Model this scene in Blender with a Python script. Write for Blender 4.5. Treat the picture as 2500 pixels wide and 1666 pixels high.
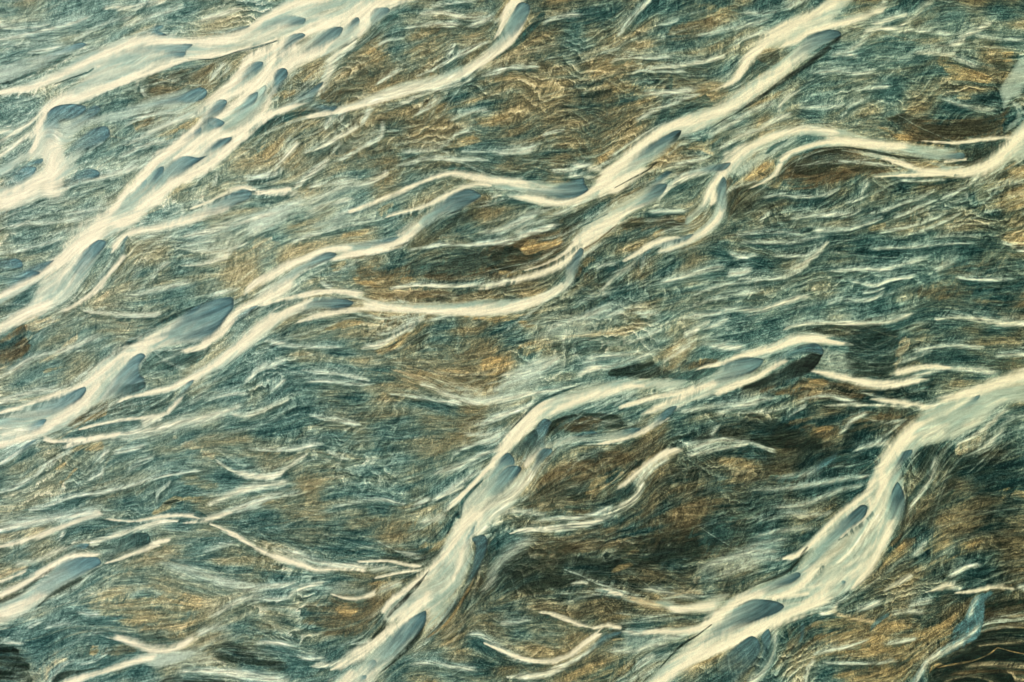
# Aerial view of a braided glacial river on a grey-brown outwash plain.
import bpy, math, sys
import numpy as np
from mathutils import Vector, Matrix

scene = bpy.context.scene
for o in list(bpy.data.objects):
    bpy.data.objects.remove(o, do_unlink=True)

# ---------------------------------------------------------------- camera, sky, sun
ALT = 1700.0                       # flying height in metres
TILT = math.radians(32)            # the camera looks this far away from straight down
ROLL = math.radians(14)            # the horizon would lie beyond the top left
FOV = math.radians(42)
ASPECT = 2500 / 1666
cam_data = bpy.data.cameras.new('camera')
cam = bpy.data.objects.new('camera', cam_data)
scene.collection.objects.link(cam)
cam_data.sensor_fit = 'HORIZONTAL'
cam_data.angle = FOV
cam_data.clip_start = 1.0
scene.cycles.filter_width = 1.05
cam_data.clip_end = 60000.0
CAM_LOC = Vector((0.0, 0.0, ALT))
CAM_ROT = (Matrix.Rotation(TILT, 3, 'X') @ Matrix.Rotation(ROLL, 3, 'Z'))
cam.matrix_world = Matrix.Translation(CAM_LOC) @ CAM_ROT.to_4x4()
scene.camera = cam

SUN_ELEV, SUN_AZ = math.radians(34), math.radians(128)   # azimuth counted from +X towards +Y
world = bpy.data.worlds.new('World')
scene.world = world
world.use_nodes = True
wn = world.node_tree
sky = wn.nodes.new('ShaderNodeTexSky')
sky.sky_type = 'NISHITA'
sky.sun_disc = False
sky.sun_elevation = SUN_ELEV
sky.sun_rotation = math.radians(90) - SUN_AZ
sky.altitude = 200
wn.links.new(sky.outputs[0], wn.nodes['Background'].inputs['Color'])
wn.nodes['Background'].inputs['Strength'].default_value = 0.07
sun_data = bpy.data.lights.new('sun', 'SUN')
sun_data.energy = 4.0
sun_data.angle = math.radians(0.5)
sun_data.color = (1.0, 0.90, 0.72)
sun = bpy.data.objects.new('sun', sun_data)
scene.collection.objects.link(sun)
to_sun = Vector((math.cos(SUN_ELEV)*math.cos(SUN_AZ), math.cos(SUN_ELEV)*math.sin(SUN_AZ), math.sin(SUN_ELEV)))
sun.rotation_euler = to_sun.to_track_quat('Z', 'Y').to_euler()
sun.location = (0, 0, ALT*2)
vs = scene.view_settings
vs.view_transform = 'Standard'; vs.look = 'None'; vs.gamma = 1.0; vs.use_curve_mapping = False
vs.exposure = 0.45
LIGHT = (1.175, 1.14, 1.08)            # what a white sheet on the plain reads in the picture (linear)
# ---------------------------------------------------------------- what is what (survey units)
DEBUG = 0
CHANNELS = [
 ((616,241),'river_channel','broad cream channel crowded with slate bars, crossing the top left corner'),
 ((813,610),'river_channel','longest cream channel, winding from the top right edge down to the left edge'),
 ((2033,1335),'river_channel','wide cream channel entering at the right edge and leaving along the bottom right'),
 ((1261,1206),'river_channel','cream channel from the hooked black-bordered bar down to the bottom edge'),
 ((1800,365),'river_channel','S-shaped cream channel curling around the dark brown island at upper right'),
 ((1146,178),'river_channel','narrow cream channel from the top centre, sweeping down left in one long curve'),
 ((110,1423),'river_channel','short cream channel at the left edge near the bottom left corner'),
 ((590,823),'river_channel','curved cream channel hugging the round bar below the long winding channel'),
 ((2210,400),'river_channel','cream channel meeting the right edge in the upper quarter, forked into thin threads'),
 ((433,526),'river_channel','small cream tongue joining the broad top left channel from the right'),
 ((1610,586),'river_channel','small cream branch bending off below the dark brown island'),
 ((1750,1471),'river_channel','short cream feeder along the toothed dark bank above the lower right channel'),
 ((323,1620),'river_channel','pale slanting stream at the bottom edge left of centre'),
 ((2200,930),'river_channel','smooth cream crescent stream starting at the tip of the black-bordered bar'),
 ((303,1060),'river_channel','thin double cream stream under the brown patch at the left'),
 ((860,1378),'river_channel','cream feeder stream descending right into the lower central channel'),
 ((1533,1061),'river_channel','thin cream thread below the brown gravel island of the central channel'),
 ((1383,1596),'river_channel','bowl-shaped cream stream at the bottom edge, right of centre'),
 ((396,1576),'river_channel','cream stream dipping like a bowl above the slanting stream at bottom left'),
 ((1430,1285),'river_channel','pale stream crossing the dark brown flat, lower bend'),
 ((356,1021),'river_channel','soft cream stream ending in a point beside the ochre patch at left'),
 ((1586,1130),'river_channel','pale stream crossing the dark brown flat, upper bend'),
 ((160,1280),'river_channel','ragged cream rill near the left edge above the short left channel'),
 ((240,695),'river_channel','narrow feather-like cream rill right of the veined bar at the left'),
]
ISLANDS = [
 ((2053,402),'gravel_island','dark brown streaked gravel island inside the curl of the upper right channel'),
 ((1274,620),'gravel_island','black and ochre gravel island between two cream channels in the centre'),
 ((1408,1029),'gravel_island','dark brown gravel island under the bend of the lower central channel'),
 ((1408,1378),'mudflat','dark brown mudflat between the lower central and lower right channels'),
 ((2470,1590),'mudflat','almost black mudflat with thin ochre rills in the bottom right corner'),
 ((40,1620),'mudflat','near-black mud patch in the bottom left corner'),
 ((2366,1515),'side_channel','blue-grey side channel running down beside the black mudflat'),
]
BAR_ALIAS = {45:44, 42:41, 43:41, 10:9, 52:51, 54:53, 68:67, 90:89, 77:76, 78:76, 47:46, 31:29, 3:2, 62:57, 95:94}
BAR_LABELS = {
 0:'pale grey sandbar highest in the top left channel, beside its bright core',
 1:'thin curved dark sandbar just left of the tan strip in the top left channel',
 2:'oval slate sandbar right of the tan strip in the top left channel',
 4:'small slate sandbar at the right end of the top left channel',
 6:'dark pointed sandbar like a fin above the fish-tail junction at upper left',
 7:'fish-tail sandbar at the start of the narrow top centre channel',
 8:'slender slate sandbar with rounded head at the very top centre',
 9:'pale long sandbar with a light rim amid the dark ovals of the top left channel',
 11:'small round-headed slate sandbar between the two upper threads of the top left channel',
 12:'club-shaped dark sandbar right of the pale long one in the top left channel',
 13:'leaf-shaped slate sandbar left of the pale long one in the top left channel',
 14:'dark notched sandbar with two tips below the leaf-shaped one',
 16:'narrow slate sandbar above the big humped one in the top left channel',
 17:'big humped slate sandbar in the lower half of the top left channel',
 18:'teardrop slate sandbar directly below the big humped one',
 20:'long grey sandbar with a dark round head lying across the brown bank at upper left',
 21:'broad dark sandbar where the top left channel bends sharply downward',
 22:'faint slate sandbar right of the broad one at the sharp bend',
 23:'round-headed slate sandbar standing alone below the faint one at the left',

 25:'blurred grey sandbar at the left edge beside the bright bend',
 27:'pencil-shaped slate sandbar on the rippled plain at the upper left edge',
 29:'ragged double-tipped grey sandbar inside the upper left sheet of water',
 32:'veined sandbar with a slate head at the left, under the broad junction',
 33:'almond-shaped dark sandbar at the head of the small cream tongue',
 36:'streaked grey sandbar at the left edge above the long winding channel mouth',
 38:'long leaf-shaped slate sandbar hanging below the upper arm of the winding channel',
 40:'soft grey sandbar with a pointed tip at the fork of the winding channel',
 41:'largest smooth slate sandbar, on the left part of the winding channel',
 44:'dark torn-edged sandbar below the largest smooth one near the left edge',
 46:'pale tongue-shaped sandbar with a round slate head at the left edge',
 48:'narrow slate sandbar where a side rill leaves the curved channel at left',
 50:'rounded slate sandbar inside the bend of the curved channel, left of centre',
 51:'tall slate sandbar with a black lower edge near the top right',
 53:'paneled pale sandbar with a dark tip in the upper middle of the winding channel',
 55:'smoky slate sandbar ending against the winding channel, above its bright bend',
 57:'smooth teal-grey sandbar in the middle stretch of the winding channel',
 59:'upright grey sandbar tapering down to the bright bend in the centre',
 60:'curved grey sandbar at the neck between the S-shaped and small branch channels',
 63:'slate tip of the S-shaped channel near the right edge',
 64:'hooked smooth slate sandbar crowning the black-bordered one at right of centre',
 65:'black sandbar edge under the hooked slate bar at right of centre',
 66:'teal-grey sandbar left of the hooked one, between two bright threads',
 67:'knob-headed slate sandbar with combed flank in the lower central channel',
 69:'dark rounded sandbar in the narrow neck of the lower central channel',
 70:'second dark rounded sandbar, just right below the one in the narrow neck',
 71:'soft grey sandbar branching right above the narrow neck',
 74:'small slate sandbar under the bright fork of the central channel',
 75:'long dark curved sandbar forming the right rim of the lower central channel',
 76:'slate sandbar with speckled pale face at the bottom of the central channel',
 80:'small slate sandbar at the bend of the big right-hand channel',
 81:'dark lens-shaped sandbar on the right rim of the right-hand channel',
 83:'long pointed slate sandbar between two arms of the right-hand channel',
 84:'small slate sandbar at the lower end of the long pointed one',
 85:'dome-shaped dark sandbar in the middle of the lower right channel',
 86:'big round slate sandbar at the bottom edge below the lower right channel',
 87:'thin crescent slate sandbar wrapped round the big one at the bottom edge',
 89:'smooth slate sandbar in the short channel near the bottom left corner',
 91:'dark rounded sandbar with a hatched face above the smooth one at lower left',
 94:'slim dark sandbar in the bowl-shaped stream at the bottom',
}
STROKES = r"""
# --- dark banks and coloured patches on the plain -------------------------
F b .75 14 | D1:1220,970 1350,935 1500,960 1800,960 2100,960 2220,890 2180,1030 2100,1110 1900,1135 1600,1140 1450,1130 1350,1060 1250,1010
F k .7 10 | D1:1230,965 1350,940 1460,960 1500,1000 1350,1010 1260,990
F k .45 18 | D1:1500,1010 1900,1000 2150,960 2120,1050 1800,1100 1550,1100
F o .75 10 | D1:1110,1010 1200,1040 1300,1090 1410,1135 1330,1130 1230,1080 1150,1050
F b .85 14 | D1:700,1215 950,1245 1150,1300 1230,1380 1050,1420 900,1470 700,1500 600,1568 400,1520 350,1420 480,1280
F k .6 16 | D1:520,1290 800,1240 950,1290 830,1350 700,1400 600,1420 480,1390
F k .5 12 | D1:900,1340 1150,1330 1200,1370 1000,1400
F o .8 6 | D1:300,1290 150,1380 60,1470 160,1480 270,1410 330,1370 300,1330
F o .6 8 | D1:230,1510 300,1470 400,1450 330,1540 230,1530
F k .7 5 | D1:170,1415 215,1420 225,1435 180,1432
F k .6 8 | D1:280,1475 350,1455 420,1480 340,1500
F o .6 12 | D1:1650,480 1750,450 1900,520 2050,600 2050,680 1850,650 1700,590
F k .7 8 | D1:2080,520 2160,500 2230,540 2200,580 2110,560
F o .7 8 | D1:2170,440 2260,420 2250,500 2180,500
F o .6 9 | D1:1800,800 1900,780 1930,810 1850,825
F o .7 14 | D1:2210,1380 2350,1340 2450,1360 2420,1440 2250,1420
F d .55 20 | D1:1720,1190 2000,1180 2180,1170 2150,1230 2040,1310 1950,1350 1850,1330 1870,1260 1750,1220
F b .8 12 | C2:0,700 100,640 300,560 500,490 600,440 640,520 600,640 540,740 420,830 280,870 100,940 0,950 B2:1700,970 1500,950 1450,880 1650,800 1850,730
F k .75 10 | C2:0,740 120,690 250,720 330,740 430,690 380,780 250,860 100,900 0,860
F o .75 6 | C2:240,700 310,620 420,620 520,610 580,580 560,660 450,700 390,710 280,740
F o .65 8 | C2:20,840 100,870 220,880 150,920 60,900
F o .6 8 | B2:1260,940 1330,920 1400,960 1330,985 1260,975
F o .7 9 | B2:870,920 1000,960 1120,1010 1050,1020 930,980
F t .7 8 | B2:1190,1030 1300,1005 1450,1000 1560,1010 1450,1040 1330,1060 1230,1060
F o .6 10 | B2:690,800 820,790 770,870 720,880
F b .6 14 | B2:1000,850 1250,830 1400,880 1300,930 1050,930 850,880
F b .65 8 | B2:900,1030 1100,1050 1300,1070 1600,1040 1800,1080 1600,1100 1250,1105 1050,1090
F o .6 10 | C2:430,650 540,590 590,590 560,670
F b .6 14 | C2:1070,480 1300,420 1560,400 1580,470 1420,510 1250,560 1150,560
F k .6 8 | C2:1070,500 1150,490 1250,480 1300,500 1180,520
F k .55 9 | C2:1350,520 1450,470 1560,450 1560,520 1450,570
F o .6 8 | C2:1320,560 1400,530 1420,570 1350,600
F o .6 8 | C2:1500,430 1560,420 1580,450 1530,450
F b .8 14 | C2:1920,100 2010,160 2050,230 2000,350 1940,450 1930,330
F k .5 16 | C2:1960,200 2300,180 2350,300 2150,400 1950,420
F o .6 10 | C2:750,770 830,740 880,790 780,860 740,850
F b .7 10 | C2:690,830 760,860 800,900 760,950 680,950
F k .6 8 | C2:580,420 700,390 800,320 900,270 890,330 780,430 690,540 600,640 560,600
F b .6 8 | C2:880,280 1000,200 1200,150 1340,110 1250,190 1050,280 920,340
F o .7 14 | C2:0,1240 200,1220 320,1290 380,1330 280,1360 150,1290 0,1280 B2:1850,1260 1700,1240
F o .7 10 | B3:1060,180 1150,120 1250,60 1350,40 1300,100 1250,160 1150,200 1090,210
F o .55 14 | B3:1300,300 1500,330 1700,350 1850,380 1700,420 1500,400
F o .7 9 | B3:1920,250 2050,230 2090,270 2000,330 1940,340
F o .65 9 | B3:1960,380 2050,350 2110,350 2050,410 1980,420
F k .6 8 | B3:1320,110 1420,60 1500,40 1450,100 1360,130
F o .65 10 | B2:660,1350 780,1290 950,1240 1080,1230 950,1290 850,1340 720,1365
F o .5 10 | B2:1330,1370 1420,1290 1500,1300 1400,1400
F o .6 10 | B2:1110,340 1200,310 1230,330 1150,400 1080,420
F t .55 12 | B2:70,620 200,590 300,650 200,690 80,670
F o .45 12 | B2:330,520 500,460 600,450 500,520
F o .45 12 | B2:780,560 900,530 1000,540 900,590 800,600
F d .7 9 | B2:1600,30 1800,25 2100,70 2350,80 C2:200,95 500,115 740,100 720,140 500,130 200,100 B2:2100,125 1900,110 1800,70 1700,50
F k .45 14 | B2:1250,680 1400,560 1600,430 1800,370 1950,300 1900,400 1700,500 1500,620 1350,670
F d .6 20 | B2:1400,770 1650,760 1900,720 2000,800 1750,900 1500,900 1350,850
F b .8 7 | B2:720,780 900,740 1100,695 1300,640 1250,690 1050,740 900,775
F k .8 5 | B1:730,1270 780,1210 880,1185 850,1230 780,1260
F o .7 8 | B1:730,1275 800,1260 860,1220 900,1200 850,1250 780,1280
F o .6 9 | B1:1640,1210 1720,1150 1850,1120 1950,1160 1800,1200 1700,1240
F k .6 8 | B1:430,680 500,690 560,700 480,730 440,720
F k .6 8 | B1:600,740 640,715 700,720 640,750
F o .6 8 | B1:420,670 550,600 650,560 600,640 480,670
F o .7 9 | B1:200,790 300,740 420,740 330,780 230,790
F b .7 9 | B1:590,750 680,730 780,730 830,790 740,850 620,810
F o .45 16 | B1:110,1200 300,1140 250,1250 150,1290
F o .45 16 | B1:1000,430 1200,390 1150,470 1050,500
F o .4 16 | B1:1550,850 1900,850 1800,900 1600,890
F o .4 16 | B1:1900,990 2100,960 2050,1010 1950,1040
F b .75 10 | B1:560,310 430,340 330,410 240,490 220,540 300,500 420,440 520,380
F d .7 7 | B1:730,500 760,450 850,410 980,290 1100,180 1180,110 1250,130 1180,220 1050,310 900,410 780,490
F k .75 5 | B1:730,500 740,465 800,450 770,490
F o .4 20 | C1:850,650 1050,650 1150,720 1300,760 1300,800 1050,740
F o .45 16 | C1:870,1290 950,1260 1050,1290 950,1320
F o .45 16 | C1:1600,1180 1800,1130 1900,1050 1800,1180 1750,1240
F o .35 16 | C1:1500,20 1750,60 1900,110 2050,100 1900,60 1700,20
F b .55 24 | C1:1450,230 1700,200 1850,230 1750,330 1500,340
F o .5 10 | C1:1950,960 2100,880 2350,720 2350,790 2150,900
F d .85 6 | C1:250,260 350,160 430,70 420,160 330,270 200,380 60,470 0,500 100,390
F d .6 6 | C1:1500,470 1350,1010 1250,1100 1150,1200 1300,1080 1500,960 1700,890 1900,850 2060,770 1950,780 1800,840 1750,780 1600,860 1450,940
F d .7 8 | C1:2350,400 2200,450 2130,500 2080,590 2000,680 1950,740 2020,740 2130,640 2230,580 2350,520
F b .5 9 | C1:2350,410 2230,430 2180,470 2260,540 2350,500
F t .55 6 | C1:2180,420 2350,360 2450,330 2400,380 2250,430
F b .5 8 | A1:1340,600 1550,550 1750,510 1700,600 1550,690 1400,760 1250,770 1200,700
F k .6 7 | A1:1180,720 1190,640 1240,600 1330,590 1300,650 1240,710 1200,770
F k .5 7 | A1:1450,600 1530,580 1540,630 1480,650
F o .6 9 | A1:1250,1150 1350,1090 1450,1070 1400,1130 1300,1160
F o .6 9 | A1:1080,1010 1180,980 1260,950 1200,1010 1120,1060
F o .6 9 | A1:1480,1040 1620,960 1700,940 1600,1030 1520,1060
F d .8 6 | A1:1890,1200 2030,1080 2200,980 2350,930 2350,980 2200,1060 2050,1140 1920,1210
F d .85 6 | B1:0,1120 60,1050 200,960 350,920 500,910 650,910 600,930 450,950 300,1000 150,1050 0,1140
F b .8 5 | A1:2200,570 2080,680 1960,780 1880,840 1870,880 1950,820 2090,700
F d .8 5 | B1:190,570 100,650 0,740 -10,760 90,670 200,590
F d .7 9 | A1:0,690 0,650 150,600 330,510 530,430 680,380 600,430 400,560 200,640 60,700
F d .6 6 | A1:0,500 200,480 420,420 600,360 450,430 200,510 0,530
F o .35 14 | A1:2050,1250 2200,1180 2350,1150 2350,1300 2150,1330
F o .35 14 | A1:1000,1200 1150,1180 1100,1260 980,1280
F d .7 9 | A2:0,400 200,370 380,260 480,170 600,120 700,100 650,150 500,220 400,270 250,350 100,390
F d .6 8 | A1:600,1330 680,1240 780,1180 900,1130 820,1200 700,1280 650,1340
F b .8 9 | A2:0,1410 100,1340 200,1310 220,1380 200,1420 260,1480 210,1560 150,1650 0,1690 -80,1690 -80,1440
F t .75 9 | A2:210,1320 330,1290 500,1270 400,1330 270,1370 220,1370
F t .6 9 | A2:750,1150 830,1060 890,1030 850,1100 770,1150
F t .65 8 | A3:310,290 420,220 550,110 640,40 600,130 480,230 380,280
F o .5 10 | A3:300,340 450,310 550,290 640,260 500,340 350,380
F d .9 6 | A2:1700,1125 1500,1200 1250,1320 1050,1450 920,1568 1000,1540 1150,1420 1350,1300 1550,1230 1640,1170
F d .9 6 | A3:1280,0 1080,90 900,210 720,330 800,300 950,210 1100,120 1250,40
F k .5 8 | A3:2350,0 2200,90 2050,190 1850,310 2000,260 2150,150 2350,60
F d .7 7 | A3:1250,230 1350,170 1500,150 1680,120 1700,170 1600,260 1450,340 1250,350 1150,330
F d .6 6 | A3:1000,600 1200,560 1420,515 1400,570 1370,640 1200,670 1000,710 880,730 900,650
F b .75 7 | A3:560,800 640,720 740,650 880,610 870,680 760,780 650,830 600,830
F o .75 6 | A3:700,770 780,700 860,670 860,710 770,780
F o .6 10 | A3:560,1010 680,950 820,930 840,990 700,1010
F o .6 10 | A3:440,1150 530,1100 570,1110 480,1170
F o .65 8 | A3:500,1250 570,1230 640,1150 600,1140 560,1200 500,1270
F o .6 12 | A3:1320,1440 1420,1360 1500,1390 1600,1380 1680,1360 1600,1420 1450,1430 1350,1500 1260,1530 1250,1500
F k .8 4 | A3:1330,1440 1400,1410 1470,1410 1400,1440
F t .5 14 | A3:1430,900 1600,1000 1750,1090 1950,1200 1900,1170 1700,1010 1550,930
F o .3 20 | A3:1500,1230 1700,1240 1800,1300 1700,1350 1550,1280
F t .55 12 | A4:0,350 250,290 350,300 300,330 150,390 0,430
F o .4 30 | A4:620,930 900,870 1300,830 1600,900 1550,1000 1500,1150 1200,1100 900,1080 700,1000
F t .5 16 | A4:800,700 1000,650 1100,650 1000,700 820,720
F k .95 10 | A4:-80,1280 0,1290 100,1285 170,1340 230,1420 250,1520 230,1620 -80,1620
F d .6 12 | A4:570,1350 650,1270 740,1260 720,1330 620,1370
F o .6 8 | A4:740,1330 760,1270 800,1270 780,1330
F o .5 8 | A4:770,1430 830,1400 840,1420 790,1440
F b .55 12 | A4:830,1330 950,1270 1050,1270 1100,1310 950,1340
F k .7 10 | A4:1720,1290 1850,1240 1950,1250 2050,1300 2150,1380 2350,1400 2350,1490 2150,1440 1900,1400 1750,1340
F k .7 8 | A4:420,1530 500,1490 700,1450 850,1440 700,1490 550,1540 450,1560
F k .7 10 | A4:1330,1568 1350,1520 1480,1510 1550,1550 1700,1530 1850,1568 1800,1600 1330,1600
F d .6 10 | A4:1150,1190 1250,1170 1400,1230 1500,1210 1420,1260 1280,1270 1180,1240
F b .55 16 | B4:550,950 800,850 1100,880 1130,1000 1080,1120 800,1180 500,1050
F o .65 8 | B4:740,960 850,910 920,920 900,990 830,1030 780,1010
F o .6 8 | B4:990,750 1060,730 1100,740 1040,780
F k .6 14 | B4:1150,500 1400,470 1590,470 1510,590 1350,580 1100,560
F o .5 14 | B4:1400,440 1500,410 1640,400 1580,460 1430,470
F k .7 20 | C4:-100,450 200,400 400,370 550,430 700,510 850,560 1000,500 1300,400 1500,360 1700,370 1720,500 1600,600 1300,620 1000,650 850,720 600,760 400,820 100,830 -100,900 B4:1700,1000 1850,800 1950,640
F k .5 26 | C4:1200,360 1500,340 1900,200 1950,320 1700,560 1300,560
F b .45 40 | C4:600,350 1000,280 1300,150 1700,60 1900,120 1600,300 1100,420 700,480
F o .6 7 | C4:970,660 1030,610 1130,580 1160,600 1080,640 1000,670
F o .4 10 | C4:1050,540 1150,490 1200,480 1130,530
F o .35 22 | C3:1650,1330 1800,1260 1950,1250 1950,1300 1750,1330
F o .3 22 | C3:1850,1080 2100,1050 2200,1080 2050,1130
F o .6 8 | C4:960,1200 1030,1180 1090,1210 1000,1225
F o .45 22 | C4:600,1500 800,1420 1000,1400 1200,1400 1100,1480 900,1560 650,1560
F t .6 8 | C4:1640,720 1720,690 1690,770 1660,770
F o .4 20 | B4:1330,1530 1500,1530 1600,1568 1330,1590
F k .75 16 | C3:300,1380 420,1290 600,1240 790,1240 760,1310 780,1360 600,1420 400,1450 250,1430
F b .6 14 | C3:350,1250 600,1130 850,1050 1050,1000 1150,1080 1000,1180 750,1230 500,1260
F o .7 6 | C3:770,1350 820,1260 900,1200 1030,1150 1100,1185 1020,1260 900,1310
F k .85 7 | C3:1085,1130 1140,1085 1260,1070 1230,1120 1150,1165 1100,1165
F d .5 9 | C3:950,1330 1080,1310 1090,1390 1000,1450 700,1490 600,1470 830,1400
F k .8 9 | C3:500,750 650,700 850,690 950,700 1050,740 1080,790 1190,820 1000,840 850,850 650,860 450,890 450,850 480,790
F b .7 10 | C3:580,760 800,720 880,760 850,840 650,850 520,830
F k .8 8 | C3:950,370 1080,310 1220,290 1340,290 1400,340 1500,370 1400,400 1200,410 1000,400
F d .6 10 | C3:1450,380 1650,340 1850,310 1830,380 1700,410 1500,420
F b .6 12 | C3:1380,330 1600,280 1750,240 1850,270 1700,320 1450,340
F o .5 10 | C3:1650,260 1720,240 1760,250 1700,280
F d .5 14 | C3:500,160 650,100 900,80 1080,90 1120,130 900,160 650,190
F o .5 18 | C3:0,280 60,230 150,250 60,290
F o .45 14 | C3:200,100 350,120 480,110 400,170 250,230
F b .8 10 | D3:200,510 400,440 600,390 750,450 1000,480 1200,520 1000,570 800,560 600,560 350,540
F o .7 9 | D3:590,430 700,400 720,440 680,490 620,540 600,500
F o .5 9 | D3:450,490 550,450 580,480 500,510
F k .8 12 | D3:-100,790 100,790 380,760 520,830 650,880 680,990 500,980 300,960 100,920 -100,900 C3:1450,930 1430,980 1430,920 1600,860
F b .6 12 | D3:380,760 500,740 750,790 850,840 700,870 550,850
F o .55 8 | D3:580,800 700,790 780,820 700,850 620,840
F o .55 8 | D3:930,740 1050,730 1080,780 1000,800 950,790
F b .75 9 | D3:960,680 1100,690 1350,720 1450,710 1350,830 1100,860 900,830 850,750
F k .6 9 | D3:1050,870 1200,860 1320,850 1280,890 1100,900
F k .4 30 | D3:100,1000 400,980 800,1000 1050,1050 1050,1100 700,1150 350,1140
F d .8 34 | D3:300,1300 600,1150 900,1050 1100,1100 1080,1200 900,1300 600,1330 350,1330
F k .55 24 | D3:1450,980 1600,960 1780,990 1850,1080 2150,1100 2100,1160 1900,1200 1700,1150 1500,1130 1400,1090
F k .85 12 | D3:1740,1120 1760,1200 1690,1330 1560,1490 1490,1568 1560,1600 1680,1480 1760,1330 1800,1200
F o .55 26 | D3:2150,1300 2350,1310 2450,1350 2450,1420 2300,1360 2150,1330
F t .8 6 | D3:1780,1000 1830,940 1950,890 2060,800 2030,900 1960,980 1880,1020 1820,1035
F k .5 8 | D3:1820,1060 1900,1000 2020,930 2100,840 2080,900 1980,990 1880,1050
F k .65 20 | D2:550,1330 900,1300 1150,1310 1300,1370 1350,1470 D3:1280,350 1100,400 950,390 900,200 D2:850,1480 700,1400
F t .7 12 | D3:1340,60 1420,100 1380,180 1340,280 1290,340 1290,250 1320,150
F d .5 12 | D3:1500,250 1700,190 1900,220 2350,290 2350,340 2100,300 1800,270 1550,280
F o .4 26 | D2:1900,150 2150,100 2350,50 2450,200 2350,350 2100,400 1950,300
F o .6 10 | D2:2160,610 2250,590 2400,610 2400,650 2250,640
F o .55 9 | D2:1080,510 1150,480 1200,500 1100,535
F b .5 20 | D2:1700,850 2000,800 2200,820 2100,890 1850,920 1650,900
F b .5 20 | D2:1500,1050 1800,1000 2000,1000 1900,1080 1600,1090
F b .5 20 | D2:1950,1120 2200,1100 2350,1120 2350,1250 2100,1220
F b .7 10 | D4:1090,190 1000,260 880,370 780,470 680,580 590,690 700,650 780,600 870,500 980,350 1070,240
F k .6 7 | D4:1090,180 1030,230 980,300 1030,290 1080,230
F k .6 7 | D4:610,690 650,650 730,670 690,710 560,740
F b .6 14 | D4:1250,420 1400,370 1550,400 1450,450 1300,460
F o .5 30 | D4:1150,520 1400,440 1700,350 1900,420 1700,500 1400,550 1200,600
F o .5 34 | D4:600,1050 900,1000 1300,1080 1600,1080 1750,1100 1700,1250 1500,1390 1100,1430 750,1380 850,1240 650,1180
F o .45 30 | D4:800,1500 1100,1440 1450,1470 1400,1568 1100,1600 900,1568
F o .7 7 | D4:880,1290 950,1280 930,1310 870,1330
F b .4 14 | D4:420,1100 600,1050 700,1150 600,1270 400,1230
F k .98 14 | D4:2010,960 2200,900 2450,930 2450,1640 1560,1640 1565,1460 1700,1390 1850,1300 1960,1220 2010,1130 2000,1040
F b .7 20 | D4:2050,1000 2250,950 2450,1000 2450,1080 2200,1090 2050,1080
R t .55 .6 .6 | D4:1950,1270,10 2100,1250,18 2250,1240,30 2400,1230,30
R o .8 .6 .6 | D4:1640,1440,16 1800,1410,16 1950,1380,14 2080,1320,14 2130,1280,16 2250,1310,14 2400,1340,12
R t .6 .7 .7 | D4:1850,1440,20 2000,1415,40 2200,1420,60 2400,1440,60
R b .8 .7 .7 | D4:1750,1500,30 1950,1480,50 2150,1470,40 2400,1490,50
R t .8 .5 .5 | D4:2180,1470,14 2250,1490,20 2280,1540,30 2400,1560,50
R o .6 .6 .6 | D4:2120,1130,8 2200,1100,14 2300,1110,14 2420,1100,12
R b .8 .7 .7 | D4:1990,1150,20 2150,1110,40 2300,1090,40 2420,1100,40
R t .4 .7 .7 | D4:2200,1030,20 2300,1020,30 2420,1040,30
R o .5 .6 .6 | D4:1580,1470,24 1640,1420,24 1700,1420,20
R t .5 .7 .7 | D4:1700,1560,20 1850,1520,30 2000,1530,30 2120,1580,20
R o .7 .6 .6 | D4:1570,1490,12 1600,1430,16 1680,1400,14
F d .6 40 | C4:1700,350 1900,150 2100,60 2350,40 2350,300 2100,450 1850,520
# --- faint filaments on the plain ----------------------------------------
R l .8 .8 .5 | D2:200,280,20 350,255,22 500,270,24 680,260,26 780,230,30 850,190,20
R l .8 .8 .5 | D2:430,450,20 600,425,30 800,410,30 930,405,26 1050,340,24
R l .75 .8 .5 | D2:870,320,16 1000,290,20 1080,240,20
R l .8 .8 .5 | D2:560,540,20 750,545,30 900,535,30 1080,480,24 1180,440,20
R l .75 .8 .5 | D2:250,745,20 450,755,24 600,740,26 660,680,30
R w .8 .8 .5 | D2:440,865,20 540,820,40 620,750,40 690,690,30 740,640,20
R l .8 .8 .5 | D2:0,930,30 200,945,26 400,920,26 500,870,26
R l .85 .8 .5 | D2:690,840,14 800,880,26 1000,865,34 1200,860,30 1400,810,34 1570,765,26
R l .85 .8 .5 | D2:900,950,16 1050,985,24 1150,990,28 1260,945,30 1400,930,24 1500,900,20
R w .8 .8 .6 | D2:-100,1190,70 100,1195,70 250,1180,70 400,1130,60 520,1090,50 620,1080,30
R w .85 .9 .4 | D2:380,1350,20 550,1310,30 800,1300,30 1000,1305,40 1150,1300,40 1300,1275,40 1420,1220,40 1520,1150,20
R w .85 .8 .5 | D2:1600,1275,20 1800,1255,30 1950,1270,34 2150,1300,44 2420,1310,44
R l .8 .8 .5 | D2:1040,700,16 1200,690,22 1450,680,22 1700,655,24 1850,650,22 2000,650,20
R l .85 .8 .5 | D2:2140,640,16 2250,670,26 2350,705,30 2450,720,30
R l .8 .8 .5 | D2:1780,930,16 1950,945,26 2100,945,28 2300,935,22
R l .7 .8 .5 | D2:1300,130,16 1500,140,20 1700,120,20
R l .85 .7 .5 | D2:1980,80,60 1900,170,30 1800,230,24 1680,310,24 1550,370,22 1400,430,22 1280,450,16
R l .8 .7 .5 | D2:1660,300,16 1720,260,20 1830,220,24
R l .8 .7 .5 | D2:1640,290,16 1500,350,22 1380,410,20 1280,440,14
R l .75 .7 .5 | D2:1880,230,20 1880,290,14
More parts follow.
